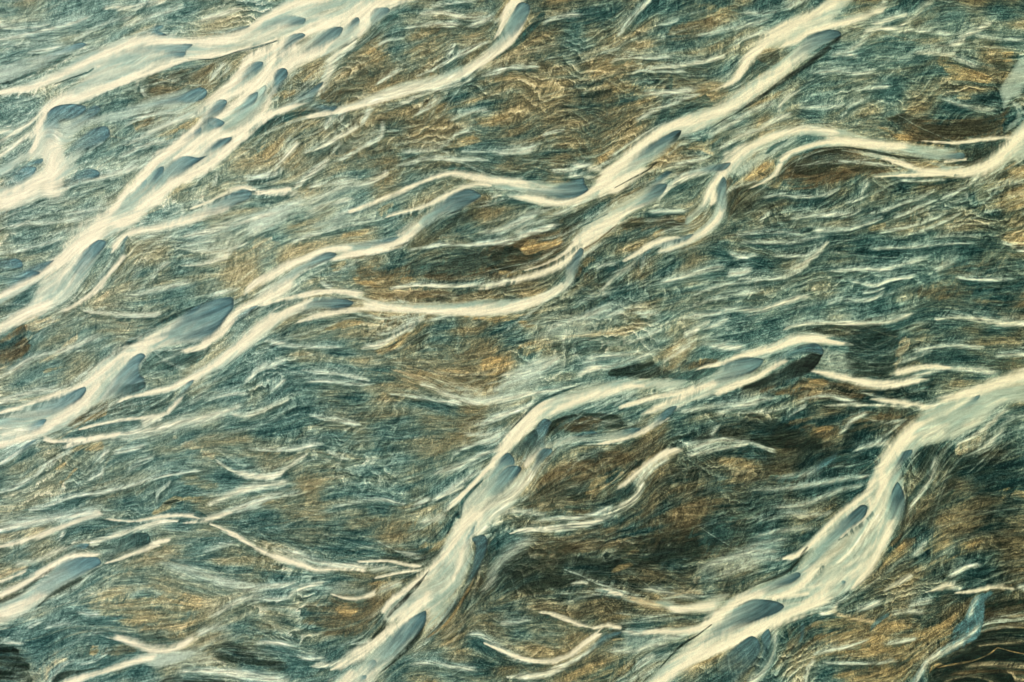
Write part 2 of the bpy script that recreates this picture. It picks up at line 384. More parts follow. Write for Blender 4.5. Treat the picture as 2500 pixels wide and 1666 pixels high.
R l .7 .8 .5 | D2:1750,380,16 1600,450,20 1450,500,20 1300,540,20 1150,570,18
R l .7 .8 .5 | D2:1850,390,14 1700,470,16 1550,540,18 1400,570,16
R l .7 .8 .5 | D2:1080,110,30 1050,190,24 1000,260,20
R l .7 .8 .5 | D2:1640,200,18 1500,280,20 1350,330,18 1200,380,18 1060,410,14
R l .7 .8 .5 | D2:1600,890,20 1750,800,40 1850,740,24
R l .75 .8 .5 | D2:1000,1060,16 1150,1040,22 1220,990,20
R l .7 .8 .5 | D2:700,1160,20 850,1110,30 1000,1110,26 1120,1100,24 1200,1040,18
R l .6 .8 .6 | D2:1600,600,16 1800,580,24 2000,610,24
R l .7 .8 .5 | D2:180,490,20 240,420,24 290,380,20
R l .6 .8 .5 | D2:0,590,20 200,560,20 350,555,20 500,560,20
R l .6 .8 .5 | D2:0,650,20 250,640,20 450,640,22 650,600,20 750,570,20
R l .7 .8 .5 | D2:-60,780,20 100,760,24
R l .75 .7 .6 | D2:-100,900,40 50,880,40 120,840,30
R l .8 .7 .5 | D3:1330,290,20 1450,240,26 1600,180,20
R l .8 .8 .6 | D3:1400,200,26 1600,160,30 1800,140,34 2000,160,30
R l .7 .8 .6 | D3:2080,230,20 2200,220,34 2400,210,34
R l .75 .7 .7 | D3:1250,600,60 1000,520,20
R l .7 .7 .6 | D3:390,750,14 450,710,20 520,660,22 560,620,20 500,600,14
R l .6 .7 .6 | D3:0,700,16 150,690,20 300,680,20 420,640,16
R l .7 .7 .6 | D3:830,880,16 900,800,24 980,730,30 1080,680,30
R l .75 .8 .6 | D3:930,1020,16 1030,980,26 1150,950,40 1250,930,40
R m .7 .8 .6 | D3:550,1210,40 700,1120,60 830,1030,50
R l .5 .8 .8 | D3:300,1230,30 600,1190,50 700,1120,40
R l .5 .8 .8 | D3:100,1330,20 500,1300,40 900,1230,40 1080,1210,30
R l .5 .8 .8 | D3:300,1480,30 600,1430,40 850,1330,40 1050,1290,30
R l .55 .8 .8 | D4:100,380,30 400,320,40 650,300,50 720,280,40
R l .55 .8 .8 | D4:0,600,40 200,560,40 400,550,40
R l .5 .8 .8 | D4:100,260,30 400,190,40 600,200,40 800,160,40
R l .5 .8 .8 | D4:0,500,40 200,420,50 450,380,50
R l .8 .8 .6 | C2:1350,980,20 1500,940,34 1650,900,34 1800,860,34 1880,850,30
R l .8 .8 .5 | C2:1550,1260,24 1700,1240,40 1850,1220,40 2000,1180,50 2150,1170,50
R w .8 .6 .6 | C2:1560,1400,20 1650,1360,34 1740,1310,34 1800,1290,20
R l .8 .8 .6 | C2:1720,1360,20 1850,1310,40 2000,1230,40
R l .75 .8 .6 | C2:920,1250,16 1020,1220,26 1100,1200,26
R l .75 .8 .6 | C2:1150,1220,20 1300,1230,28 1400,1210,28
R t .8 .8 .6 | C2:600,1420,30 800,1400,44 1000,1390,40 1150,1410,30
R l .75 .8 .6 | C2:1120,1470,16 1250,1420,26 1350,1370,26 1420,1350,20
R l .75 .8 .6 | C2:1200,1250,20 1300,1260,20
R l .7 .8 .6 | C2:1900,720,20 2050,760,24 2200,740,20
R l .7 .8 .6 | C2:1900,920,20 2050,890,30 2150,860,20
R l .65 .8 .6 | C2:1650,1080,16 1850,1000,26 2000,980,26 2300,940,26
R l .65 .8 .6 | C2:1550,1200,16 1750,1130,22 2000,1070,26 2250,1040,26
R l .65 .8 .6 | C2:400,1390,40 600,1300,60 850,1220,60 1000,1150,50
R l .6 .8 .6 | C2:700,1150,60 850,1070,50 1000,1060,40
R l .7 .8 .6 | C2:830,880,14 900,830,20 1030,810,24
R l .75 .7 .6 | C2:250,510,20 400,460,40 550,410,50 700,360,50 760,330,40
R l .85 .8 .5 | C2:-150,660,30 0,650,40 150,640,40 250,590,40 400,540,40 550,480,30
R l .85 .8 .5 | B2:1270,720,20 1450,680,30 1650,655,40 1850,660,40 2050,640,50 2200,610,60 2350,560,60
R l .7 .8 .5 | B2:1850,580,30 2050,550,40 2200,500,50 2350,440,50 C2:200,560,40 300,510,30
R l .6 .8 .5 | C2:1270,400,20 1450,380,30 1600,380,24
R l .7 .7 .6 | C2:1230,750,30 1240,820,30 1220,900,10
R l .75 .8 .6 | C3:0,520,40 150,450,50 300,390,60 430,320,60 540,240,50 590,220,30
R w .7 .8 .6 | C3:60,410,30 200,360,50 350,290,50 480,260,50 560,230,40
R l .75 .8 .6 | C3:700,390,20 800,330,50 950,320,50 1100,270,50 1220,240,40 1350,180,40
R w .7 .8 .5 | C3:700,400,30 790,350,40 900,320,40
R l .7 .8 .6 | C3:700,300,30 850,240,50 1050,220,40 1200,210,30
R l .8 .8 .5 | C3:-200,610,60 0,580,60 250,550,50 450,520,40 600,490,30 800,460,14
R l .8 .8 .5 | C3:-150,810,30 0,760,40 150,700,40 260,660,30 350,590,20
R l .7 .8 .6 | C3:-250,870,30 0,870,40 100,820,30
R l .7 .8 .6 | C3:1480,170,40 1600,140,50 1620,70,50 1690,0,20
R w .7 .8 .6 | C3:1400,280,20 1550,190,40 1650,150,30
R l .7 .8 .7 | C3:1700,130,50 1900,150,80 2100,160,60
R l .6 .8 .7 | C3:1450,700,20 1750,650,30 2050,610,40 2350,560,30
R l .6 .8 .7 | C3:1800,720,20 2000,650,40 2200,600,40
R l .6 .7 .6 | C3:1790,900,30 1830,840,30 1870,790,16
R w .85 .7 .5 | B2:450,235,30 200,240,30 50,235,26 -20,200,20
R w .8 .7 .5 | B2:-100,190,20 0,195,24 50,220,20
R w .8 .7 .5 | B2:380,200,24 480,130,30 560,60,40 650,0,40
R l .75 .8 .5 | B2:480,190,20 600,175,26 750,155,30 900,130,30
R w .8 .8 .5 | B2:500,330,20 650,250,30 780,190,30 880,170,30 1020,150,30 1150,80,30
R l .75 .8 .6 | B2:0,560,60 150,480,80 330,370,80 500,250,60
R l .75 .8 .6 | B2:0,490,30 200,400,60 380,340,40
R l .7 .8 .6 | B2:400,470,20 550,380,40 700,310,40 900,280,50
R l .7 .8 .6 | B2:700,480,16 800,400,24 900,360,24
R l .7 .8 .5 | B2:560,580,16 700,530,24 850,500,28 1000,470,28 1150,440,26
R l .7 .8 .5 | B2:350,660,20 500,590,26 620,560,22
R l .7 .8 .6 | B2:200,100,16 100,120,20 0,150,20
R l .7 .8 .5 | B2:1250,420,20 1400,380,24 1500,340,24
R l .75 .8 .5 | B2:600,960,16 660,1000,30 720,1020,30
R l .75 .8 .5 | B2:1330,1390,30 1420,1280,30 1500,1230,40
R l .7 .8 .5 | B2:100,1430,24 220,1460,40 400,1490,30 600,1500,26 800,1500,20
R w .85 .7 .5 | B2:930,1510,14 1100,1480,40 1230,1400,44 1330,1330,44 1450,1260,30
R l .7 .8 .5 | B2:1060,1400,16 1200,1370,24 1300,1320,24 1420,1260,20
R l .8 .7 .5 | B3:-20,460,20 60,380,30 120,320,30 200,270,24
R l .8 .7 .5 | B3:160,550,20 240,490,30 300,440,26 330,420,20
R l .85 .7 .5 | B3:470,450,16 620,430,30 800,450,30 1030,465,16
R l .7 .8 .5 | B3:430,340,16 600,360,26 800,380,26 1000,420,24
R t .7 .8 .5 | B3:1150,330,20 1300,370,30 1400,410,34 1500,440,26
R w .85 .7 .5 | B3:1420,460,20 1550,500,40 1650,550,44 1750,590,44 1930,615,40
R l .8 .7 .5 | B3:1180,540,16 1400,570,26 1600,600,30 1750,605,30
R w .85 .7 .6 | B3:1930,620,40 2100,590,50 2250,550,60 2350,520,60
R l .75 .7 .6 | B3:2040,500,30 2150,440,60 2300,380,70 2350,330,60
R l .8 .8 .5 | B3:500,710,16 650,740,30 800,760,30 950,790,24
R l .8 .7 .5 | B3:0,990,20 200,1000,24 420,990,28 560,950,28 640,950,14
R l .7 .7 .5 | B3:640,990,16 740,1050,26 870,1080,20
R w .8 .7 .5 | B3:-100,1180,50 50,1210,44 200,1215,34 330,1150,30 450,1060,30 520,1010,26
R w .85 .7 .5 | B3:-120,1340,30 0,1310,50 200,1280,50 350,1270,30
R l .75 .7 .6 | B3:0,1440,50 150,1390,50 280,1330,30
R l .7 .7 .6 | B3:220,1400,24 350,1370,30 480,1340,24
R l .6 .7 .6 | B3:700,1470,16 950,1420,26 1150,1410,28 1300,1450,20
R l .75 .7 .6 | B3:1350,1480,14 1420,1430,24 1500,1390,26
R l .85 .7 .5 | B3:1500,1420,20 1650,1340,34 1800,1240,40 1950,1160,40 2040,1100,30
R l .75 .7 .5 | B3:1500,1200,30 1700,1150,50 1900,1050,40 2060,1000,30
R l .7 .7 .5 | B3:1680,1080,20 1750,1000,24 1900,940,30 2100,870,40
R l .7 .7 .5 | B3:1950,770,30 2100,710,40 2300,640,40
R l .6 .8 .6 | B3:1900,960,40 2050,920,40 2150,840,20
R w .85 .7 .5 | B4:1550,60,16 1700,0,26 B3:1800,1290,24
R l .8 .7 .5 | B4:1380,130,14 1450,90,20 1520,50,20
R l .85 .7 .5 | B4:1600,170,14 1700,100,40 1780,30,40
R l .7 .7 .6 | B4:1400,260,30 1550,220,60 1650,170,50
R l .6 .7 .6 | B4:1450,530,50 1180,480,20
R l .75 .7 .6 | B4:400,1350,20 520,1370,30 650,1350,30
R w .85 .7 .5 | B4:500,1450,14 580,1420,26 700,1420,40 780,1400,50
R l .7 .7 .6 | B4:840,1250,14 950,1240,20 1040,1220,24
R l .6 .7 .6 | B4:0,860,24 150,780,50 350,760,50 500,720,40
R l .6 .7 .6 | B4:0,930,20 150,880,40 300,880,20
R l .6 .8 .6 | B4:1350,1420,24 1550,1400,40 1700,1440,40 1900,1460,40
R l .7 .8 .6 | B4:1770,1190,14 1900,1170,30 2050,1260,40 2200,1360,40 2350,1400,30
R l .5 .8 .8 | B4:1960,720,40 2080,580,80 2250,440,90 2350,390,60
R l .5 .8 .8 | B4:1900,860,30 1990,760,50 2080,650,50
R l .6 .7 .6 | C4:0,1070,20 150,1080,40 350,1050,30
R l .7 .7 .6 | C4:920,1300,16 1000,1300,40 1150,1310,40 1300,1260,50 1450,1240,50
R l .7 .7 .6 | C4:1200,1190,30 1350,1200,60 1500,1190,50 1600,1180,40
R l .6 .7 .6 | C4:1150,1480,30 1250,1390,40 1350,1330,40
R l .6 .8 .8 | C4:1700,640,30 1900,560,50 2150,500,50 2350,470,50
R l .6 .8 .8 | C4:1850,700,30 2000,650,40 2200,600,40
R w .6 .7 .6 | C4:640,770,20 720,740,30 800,760,20
R l .7 .7 .7 | C4:1200,790,20 1350,810,50 1500,840,50 1700,880,30
R t .7 .7 .5 | C4:1480,860,16 1600,830,24 1750,840,30
R w .85 .7 .6 | A3:2350,590,30 2150,680,30 2000,720,40 1850,690,30
R l .7 .8 .5 | A3:1650,610,20 1800,560,30 1950,530,30 2050,540,20
R l .6 .8 .6 | A3:2100,330,20 2250,290,40 2350,260,30
R l .6 .8 .6 | A3:2050,380,20 2170,330,30 2300,310,24
R w .8 .8 .5 | A3:2350,1160,30 2250,1210,30 2130,1220,34 2000,1200,30 1880,1160,24 1750,1080,20
R w .85 .7 .5 | A3:2350,1270,50 2150,1290,50 2000,1320,50 1850,1380,50 1700,1450,30
R l .8 .7 .6 | A3:2300,1340,30 2150,1420,60 1950,1490,80 1800,1530,60
R l .75 .8 .6 | A3:840,1350,20 650,1370,26 500,1410,28 380,1460,28 250,1490,20
R l .8 .8 .5 | A3:1700,1150,16 1500,1190,26 1300,1220,28 1100,1280,28 900,1330,28 760,1370,24
R l .75 .7 .5 | A3:810,1120,26 850,1040,34 900,980,24
R l .75 .7 .5 | A3:690,1270,20 770,1220,34 830,1190,34 850,1120,30
R l .75 .7 .5 | A3:380,1180,20 450,1090,26 540,1030,26 640,980,30
R l .75 .7 .5 | A3:240,1250,20 330,1170,24 430,1080,20
R l .7 .7 .5 | A3:0,1350,20 130,1300,24 250,1230,24
R l .85 .6 .5 | A3:0,1110,30 120,1030,40 230,950,40 320,910,20
R l .7 .8 .5 | A3:0,600,40 200,540,50 350,510,50 500,480,40
R l .7 .8 .5 | A3:0,400,30 120,340,60 220,270,70 350,220,60 500,180,40 650,120,30
R l .7 .7 .5 | A3:1280,1420,20 1300,1350,24 1370,1290,24 1400,1230,20
R l .7 .7 .5 | A3:900,1030,24 1050,1000,34 1200,960,26
R l .6 .7 .5 | A3:1000,1200,24 1150,1100,30 1250,1050,24
R w .7 .7 .6 | A2:1450,690,16 1650,710,34 1850,700,34 2000,640,40
R w .85 .7 .5 | A2:1480,830,16 1650,820,30 1800,770,40 1920,710,34
R l .7 .8 .6 | A2:1230,960,20 1330,840,30 1400,800,30
R l .75 .8 .6 | A2:1450,600,40 1650,560,80 1900,480,80 2100,430,80 2350,370,80
R l .7 .8 .6 | A2:2000,610,30 2150,530,50 2350,440,60
R l .7 .7 .6 | A2:850,580,16 950,540,20 1050,530,20
R l .7 .8 .6 | A2:0,530,30 200,490,30 400,480,30 600,460,30 750,440,24
R l .7 .8 .6 | A2:0,740,20 200,700,26 350,660,26 530,600,26
R l .7 .8 .6 | A2:500,400,20 650,390,26 800,370,30 950,360,30
R w .75 .7 .6 | A2:780,120,20 1000,60,34 1150,10,34
R l .7 .8 .6 | A2:450,240,20 600,160,30 800,110,40 1000,90,30
R l .8 .7 .6 | A2:2350,10,16 2250,80,26 2130,100,26 2000,110,16
R l .7 .7 .6 | A2:1700,30,30 1650,100,26 1600,170,10
R l .7 .7 .6 | A2:1770,60,26 1770,140,24 1710,190,16
R w .75 .8 .6 | A2:680,1200,16 850,1220,26 1100,1240,30 1300,1220,26
R l .7 .8 .6 | A2:930,1260,16 1100,1250,20 1300,1240,20
R l .6 .8 .6 | A2:1700,1100,60 1850,1040,50 1980,1010,40
R l .6 .8 .7 | A2:1000,1100,60 1300,1020,60 1600,960,60
R l .6 .8 .6 | A2:480,1568,30 650,1460,50 850,1400,50
R l .75 .8 .6 | A1:1000,1050,20 1150,960,30 1300,920,30 1450,920,30 1550,910,24
R w .85 .8 .6 | A1:1000,1200,14 1150,1130,26 1300,1040,40 1450,980,44 1600,910,44
R l .75 .8 .6 | A1:1550,1150,30 1400,1160,40 1250,1180,30 1150,1240,24
R l .65 .8 .6 | A1:950,1300,24 1150,1200,30 1300,1140,26
R l .65 .8 .6 | A1:950,1440,24 1100,1380,40 1300,1320,40
R l .65 .8 .6 | A1:700,1270,20 780,1200,20 870,1150,16
R w .85 .8 .6 | A1:0,225,26 150,225,26 300,220,20 420,190,14
R l .7 .8 .6 | A1:0,320,40 300,260,40 550,200,40 750,130,40
R l .7 .8 .6 | A1:600,330,20 750,250,30 900,180,30 1100,130,30
R w .8 .7 .6 | A1:850,70,20 950,55,40 1100,65,40 1200,40,40 1330,0,40
R l .75 .7 .6 | A1:1090,100,20 1130,60,26 1180,30,20
R l .75 .8 .6 | A1:200,430,20 400,400,30 550,350,24
R l .7 .8 .6 | A1:1000,210,30 1200,140,50 1350,90,50 1480,40,40
R l .75 .8 .7 | A1:2000,60,60 1800,120,70 1600,180,50
R l .75 .8 .6 | A1:1760,660,14 1850,590,30 1920,510,30
R l .7 .8 .6 | A1:1700,680,14 1800,560,24 1850,500,30
R w .85 .7 .6 | A1:620,840,16 750,760,30 900,690,34 1050,660,20
R l .8 .8 .6 | A1:700,780,20 850,740,30 1000,680,30
R w .7 .7 .6 | A1:1100,720,30 1150,640,60 1180,610,50
R l .7 .7 .6 | A1:1140,680,16 1170,760,20 1190,800,10
R w .8 .8 .6 | A1:0,1160,60 100,1090,60 200,1040,40
R w .85 .8 .6 | A1:-50,1080,60 100,1060,60 230,1010,50 300,950,30
R w .85 .8 .6 | A1:-60,1300,50 60,1230,50 170,1140,50 270,1060,40
R w .85 .7 .5 | A1:10,1420,14 80,1380,20 130,1310,30 200,1240,40
R l .8 .7 .5 | B1:640,1080,20 670,1000,34 720,940,34
R l .75 .7 .5 | B1:760,1030,20 790,940,30 830,890,24
R l .85 .7 .5 | B1:930,1050,24 970,980,34 1020,890,44 1050,840,34
R w .85 .7 .5 | B1:490,1250,20 620,1200,26 760,1120,34 870,1070,40 950,1010,30
R l .8 .7 .5 | B1:980,1190,20 1080,1140,34 1120,1070,30 1110,980,20
R l .75 .7 .5 | B1:740,1330,16 850,1270,24 960,1200,30 1080,1150,24
R w .8 .7 .5 | B1:230,1400,20 310,1290,44 380,1220,44 430,1140,34
R l .75 .7 .5 | B1:0,1480,20 120,1440,26 230,1390,20
R l .75 .7 .5 | B1:710,1280,14 730,1220,18 800,1150,18
R l .75 .7 .5 | B1:1060,700,16 1150,640,24 1250,580,26 1330,560,18
R l .8 .7 .5 | B1:1370,640,16 1550,560,20 1700,480,30 1850,400,34 2000,330,24
R l .75 .7 .5 | B1:1640,480,20 1700,380,24 1730,330,16
R w .85 .7 .5 | B1:1250,860,14 1400,790,24 1550,740,30 1680,700,40 1790,650,40
R l .8 .7 .6 | B1:1800,690,40 1850,600,60 1870,550,30
R l .75 .7 .6 | B1:1350,960,16 1480,890,34 1570,810,34 1600,750,24
R l .7 .7 .6 | B1:1650,1170,16 1720,1110,26 1810,1080,24 1870,1100,14
R l .7 .8 .6 | B1:1650,1000,16 1800,930,24 2000,890,24
R l .7 .8 .6 | B1:1900,620,16 2050,600,34 2130,560,24
R l .7 .8 .6 | B1:1350,130,40 1600,100,40 1800,140,30 2050,160,40
R l .7 .8 .6 | B1:1500,60,16 1650,30,20 1850,10,24
R l .8 .8 .6 | B1:1800,230,20 1950,170,40 2060,110,40
R l .7 .8 .6 | B1:1300,230,20 1500,200,30 1750,200,30
R l .65 .8 .6 | B1:1050,400,16 1150,340,24 1300,310,20
R l .7 .8 .6 | B1:1750,1240,20 2000,1240,24 2350,1210,30
R l .7 .8 .6 | B1:1250,1360,20 1500,1290,30 1700,1310,30 2000,1300,30
R l .6 .8 .6 | B1:1250,1240,20 1500,1230,30 1700,1150,16
R l .75 .7 .6 | B1:400,1530,40 550,1400,60 650,1320,50 700,1250,30
R l .7 .8 .6 | C1:400,210,16 520,150,24 650,120,30 750,130,24
R l .75 .7 .6 | C1:1030,310,20 1080,230,34 1140,150,40 1230,60,34 1290,0,24
R l .7 .8 .6 | C1:1350,210,20 1480,180,20 1550,150,14
R w .8 .8 .6 | C1:1150,600,14 1350,560,24 1550,535,30 1750,500,30 1900,460,30
R l .7 .8 .6 | C1:1200,580,14 1400,590,20 1600,580,20
R l .7 .8 .6 | C1:950,520,16 1100,470,24 1300,470,26 1500,460,20
R l .75 .8 .6 | C1:1200,760,40 1400,760,60 1600,740,60 1750,720,40
R l .75 .7 .6 | C1:1150,1020,16 1300,920,30 1450,860,34 1600,800,34 1750,750,24
R l .75 .7 .6 | C1:100,550,16 250,545,24 400,550,20
R l .7 .8 .6 | C1:0,640,20 60,580,30 150,560,20
R l .7 .8 .6 | C1:0,1260,24 150,1250,30 280,1240,40 380,1200,30
R l .75 .8 .6 | C1:0,1240,16 120,1250,20
R l .7 .8 .6 | C1:400,1120,16 500,1080,20 620,1070,20
R w .8 .7 .6 | C1:650,1340,24 800,1370,40 920,1390,50
R l .75 .7 .6 | C1:550,1440,20 720,1440,34 880,1460,50
R l .7 .8 .6 | C1:450,1400,20 650,1390,24 800,1340,14
R l .65 .8 .7 | C1:1650,300,20 1850,260,30 2100,200,40 2350,130,40
R l .6 .8 .7 | C1:1950,380,16 2100,300,30 2300,240,30
R l .7 .8 .6 | C1:1750,1130,20 1950,1020,40 2150,900,40 2350,830,40
R l .7 .8 .6 | C1:1850,1230,20 2050,1110,40 2200,1060,40
R w .7 .7 .6 | C1:1880,1280,60 2000,1240,60 2100,1160,40
R t .7 .8 .6 | C1:1660,1190,14 1750,1240,20 1830,1270,20
R l .6 .8 .7 | C1:1400,1390,20 1600,1330,30 1800,1290,30
R w .8 .7 .6 | D1:1320,220,20 1400,170,40 1480,110,60 1530,50,60 1590,20,40
R w .8 .7 .6 | D1:1080,210,26 1170,180,34 1300,140,30 1400,120,24
R w .8 .8 .6 | D1:1010,300,20 1080,240,40 1200,230,40 1300,240,50 1450,240,40
R l .75 .8 .6 | D1:850,430,20 950,400,40 1050,310,40 1130,250,30
R l .75 .8 .6 | D1:1380,230,20 1550,260,30 1750,270,26
R w .8 .7 .6 | D1:1780,310,16 1900,270,34 2000,230,34 2100,170,24
R w .8 .7 .6 | D1:1730,370,20 1800,350,34 1880,320,24
R l .75 .7 .6 | D1:1900,280,20 2050,300,30 2200,320,26 2400,330,26
R w .8 .8 .6 | D1:1450,430,20 1600,430,30 1730,440,34 1800,420,16
R l .7 .8 .6 | D1:1730,450,20 1850,500,30 1970,550,24
R l .75 .8 .6 | D1:730,470,24 850,440,40 1000,460,30
R l .75 .8 .6 | D1:600,600,24 800,580,40 950,600,34 1100,580,34 1170,520,20
R l .7 .8 .6 | D1:950,740,16 1100,720,26 1250,710,24
R w .7 .7 .6 | D1:330,920,26 360,840,40 430,780,40 500,740,24
R l .7 .8 .6 | D1:870,900,16 950,850,26 1050,810,24
R l .7 .8 .6 | D1:840,970,14 900,910,20
R l .75 .7 .6 | D1:0,1170,16 150,1080,40 300,980,60 450,940,40
R l .6 .8 .7 | D1:500,880,24 700,880,30 900,860,24
R l .65 .8 .7 | D1:1650,800,16 1850,860,34 2050,900,40 2170,900,30
R l .75 .8 .6 | D1:1030,90,20 1130,90,50 1200,30,50 1190,-20,30
R l .6 .8 .7 | D1:0,90,30 200,110,40 400,60,40 560,0,40
R l .7 .8 .6 | D1:400,70,40 500,10,40
R l .7 .8 .7 | A4:350,1130,16 450,1100,30 600,1070,40
R l .6 .8 .7 | A4:600,980,20 750,1010,40 850,1000,30
R l .5 .8 .8 | A4:1300,540,60 1500,620,90 1700,690,80 1900,750,70 2100,780,60 2350,760,50
R l .5 .8 .8 | A4:1700,740,30 1900,770,40 2100,800,40
R l .6 .7 .6 | A4:1700,1050,30 1850,950,40 2000,880,40 2150,850,40
R l .75 .7 .6 | A4:2100,880,14 2250,880,24 2400,860,24
R t .75 .6 .6 | A4:380,1540,30 400,1450,40 480,1390,40 560,1380,24
R l .7 .7 .6 | A4:400,1568,24 450,1500,34 530,1420,34 640,1380,20
R l .7 .7 .6 | A4:-40,1260,30 100,1240,30 200,1250,20
R l .6 .7 .6 | A4:200,1130,20 350,1060,30
R l .6 .8 .6 | A4:1650,500,20 1850,440,40 1950,420,30
R l .7 .7 .6 | A4:650,1420,14 800,1380,16 900,1300,14
F l .6 26 | A1:600,500 750,400 950,320 1150,260 1350,200 1480,90 1300,200 1400,290 1150,280 950,340 750,440
F l .6 20 | A1:1000,1180 1200,1080 1400,960 1600,900 1500,1000 1350,1060 1200,1150
F l .55 24 | A1:1250,1350 1150,1440 1000,1530 A2:900,180 1050,200 1150,60
F l .5 30 | A2:500,400 700,380 900,340 980,310 900,400 750,480 600,500
F l .5 30 | A2:1450,640 1650,560 1900,490 2100,420 2350,350 2350,450 2100,540 1900,640 1700,700
F l .55 30 | B2:0,450 250,330 450,240 700,220 950,130 1100,100 1000,200 700,290 500,390 200,500 0,580
F l .5 30 | B2:500,480 700,420 900,330 1100,300 1350,200 1450,170 1300,280 1100,370 900,440 700,540
F l .5 30 | A3:1300,830 1500,760 1750,700 1950,640 1900,700 1700,780 1500,830 1300,880 1000,920 1100,860
F l .5 30 | A4:1250,560 1450,590 1700,690 1950,730 2200,750 2350,740 2350,800 2050,820 1800,780 1500,680
F l .55 30 | B3:1750,480 1950,520 2150,480 2350,330 2450,300 2400,480 2200,580 1950,630 1750,600
F l .5 40 | C2:300,1420 500,1320 800,1210 1000,1120 1250,1130 1100,1250 900,1300 700,1400 500,1450
F l .5 30 | C3:0,480 200,350 500,220 600,260 450,380 250,480 50,560
F l .5 30 | D3:700,180 850,200 950,320 900,400 750,360 680,280
F l .5 40 | A4:0,230 300,190 600,150 850,120 900,180 600,240 300,280 0,330
F l .5 30 | B4:500,830 700,760 900,790 1100,800 1250,750 1100,850 800,860
F l .5 30 | A4:1300,1340 1600,1260 1850,1120 1900,1180 1700,1280 1800,1400 1500,1440
F l .5 30 | C4:850,1180 1050,1140 1300,1160 1600,1170 1500,1240 1250,1290 1000,1310 1050,1220
F l .45 40 | B4:1950,640 2150,420 2350,280 2350,420 2150,580 1980,760
F l .4 40 | C4:1700,600 1950,480 2350,380 2350,560 2000,650 1750,740
# --- sheets of milky water -------------------------------------------------
F w .93 5 | B1:1260,-30 380,-30 200,95 0,215 A1:2000,225 1620,305 1380,290 1160,270 950,330 650,470 350,620 0,740 -80,755 -80,785 0,765 220,745 430,690 640,620 760,565 620,690 470,790 360,930 320,1050 260,1200 150,1290 -80,1400 -80,1480 60,1430 200,1320 330,1300 370,1350 360,1568 A2:300,60 150,150 0,190 -80,195 -80,405 0,390 250,320 430,220 520,130 560,0 A1:560,1400 530,1230 480,1090 430,1000 360,1000 380,920 470,860 620,860 780,790 1000,690 1250,590 1500,500 1750,475 1950,410 2100,380 2350,290 B1:500,230 700,190 880,140 1030,75
F w .93 4 | A1:2450,230 2150,400 1980,530 1880,700 1680,830 1500,930 1420,980 1560,970 1640,960 1560,1060 1420,1180 1290,1290 1180,1400 1040,1560 A2:1100,100 980,290 880,400 750,500 600,630 430,775 330,890 150,970 0,1085 -80,1120 -80,1180 0,1150 230,1020 450,880 560,790 690,690 800,620 900,600 1080,500 1150,430 1330,300 1480,160 1640,30 A1:1760,1310 1900,1170 2040,1060 2200,970 B1:230,930 400,900 480,850 420,850 250,880 130,930 150,850 190,790 170,750 230,700 330,640 430,560 560,490 660,450 720,440 800,380 930,300 1080,180 1180,90 1150,60 1030,70 900,130 700,210 480,320 330,410 230,490 130,620 0,740 A1:1870,870 1850,850 1950,760 2080,660 2190,560 2250,480
F w .9 6 | B1:720,440 690,520 700,600 640,690 540,800 470,850 430,840 500,770 580,700 620,640 640,570 670,490
F w .92 5 | B1:2200,-20 2130,110 2090,260 2000,380 1900,470 1650,590 1400,640 1200,700 1000,780 850,840 750,860 740,890 600,930 450,960 330,1010 480,985 750,925 1000,855 1300,775 1650,685 1850,585 2000,480 2170,340 2290,180 2330,60 2250,15
F l .8 10 | A1:1020,880 1200,820 1400,760 1600,720 1690,740 1680,800 1600,850 1450,880 1300,880 1150,920 1000,980 800,1010 650,1050 550,1120 450,1150 430,1050 600,960 800,930
F w .8 6 | A1:1690,810 1600,850 1450,870 1250,910 1300,930 1450,920 1700,880
F w .92 5 | A2:820,625 700,690 560,800 450,880 300,1020 250,1110 190,1200 0,1310 -80,1340 -80,1430 0,1390 150,1300 300,1220 480,1150 600,1060 700,930 780,800 870,650
F w .8 10 | A2:2070,225 1950,205 1800,270 1600,370 1420,430 1250,480 1050,530 950,600 900,690 960,690 1020,590 1120,570 1300,540 1500,505 1700,430 1880,350 2040,280
F w .92 5 | B2:1800,205 1700,240 1560,330 1430,440 1330,540 1260,590 1130,635 1000,640 850,645 650,685 450,765 250,870 0,1005 A2:1990,1060 2020,1080 2110,970 B2:250,860 450,765 650,715 745,738 690,790 900,740 1100,690 1300,630 1450,520 1600,420 1750,370 1925,265
F w .75 10 | B2:745,735 650,722 480,795 350,880 180,985 80,1085 0,1150 -100,1230 A2:1850,1290 1950,1230 B2:100,1140 260,1110 350,1040 450,920 550,850 690,790
F w .92 6 | A2:1900,1095 1700,1140 1500,1230 1300,1340 1100,1450 950,1568 A3:830,250 720,390 600,470 400,560 200,630 0,710 -80,740 -80,1010 0,980 200,920 380,880 560,800 700,690 870,600 1000,545 1190,480 1150,380 1180,240 1300,170 1500,140 1680,105 A2:1760,1400 1850,1270 1910,1190
F w .92 5 | B2:880,1130 760,1095 640,1092 500,1110 350,1170 200,1260 0,1400 -220,1568 A3:1550,390 1430,470 1200,530 980,590 1150,565 1420,505 1600,425 1830,315 2000,205 2160,75 B2:300,1295 450,1215 600,1190 720,1195 850,1170
F w .93 5 | D1:840,275 760,245 600,290 500,370 380,470 260,560 140,640 0,740 C1:1900,850 1700,895 1500,980 1350,1060 1250,1150 1100,1260 1000,1340 905,1415 890,1470 830,1540 C2:790,225 720,270 600,300 500,290 380,265 250,250 110,245 200,290 350,330 500,345 650,340 760,325 860,270 1000,190 1150,110 1280,0 C1:1400,1270 1530,1140 1580,1110 1780,1040 1950,930 2150,800 2350,655 D1:430,570 560,465 700,375 830,310
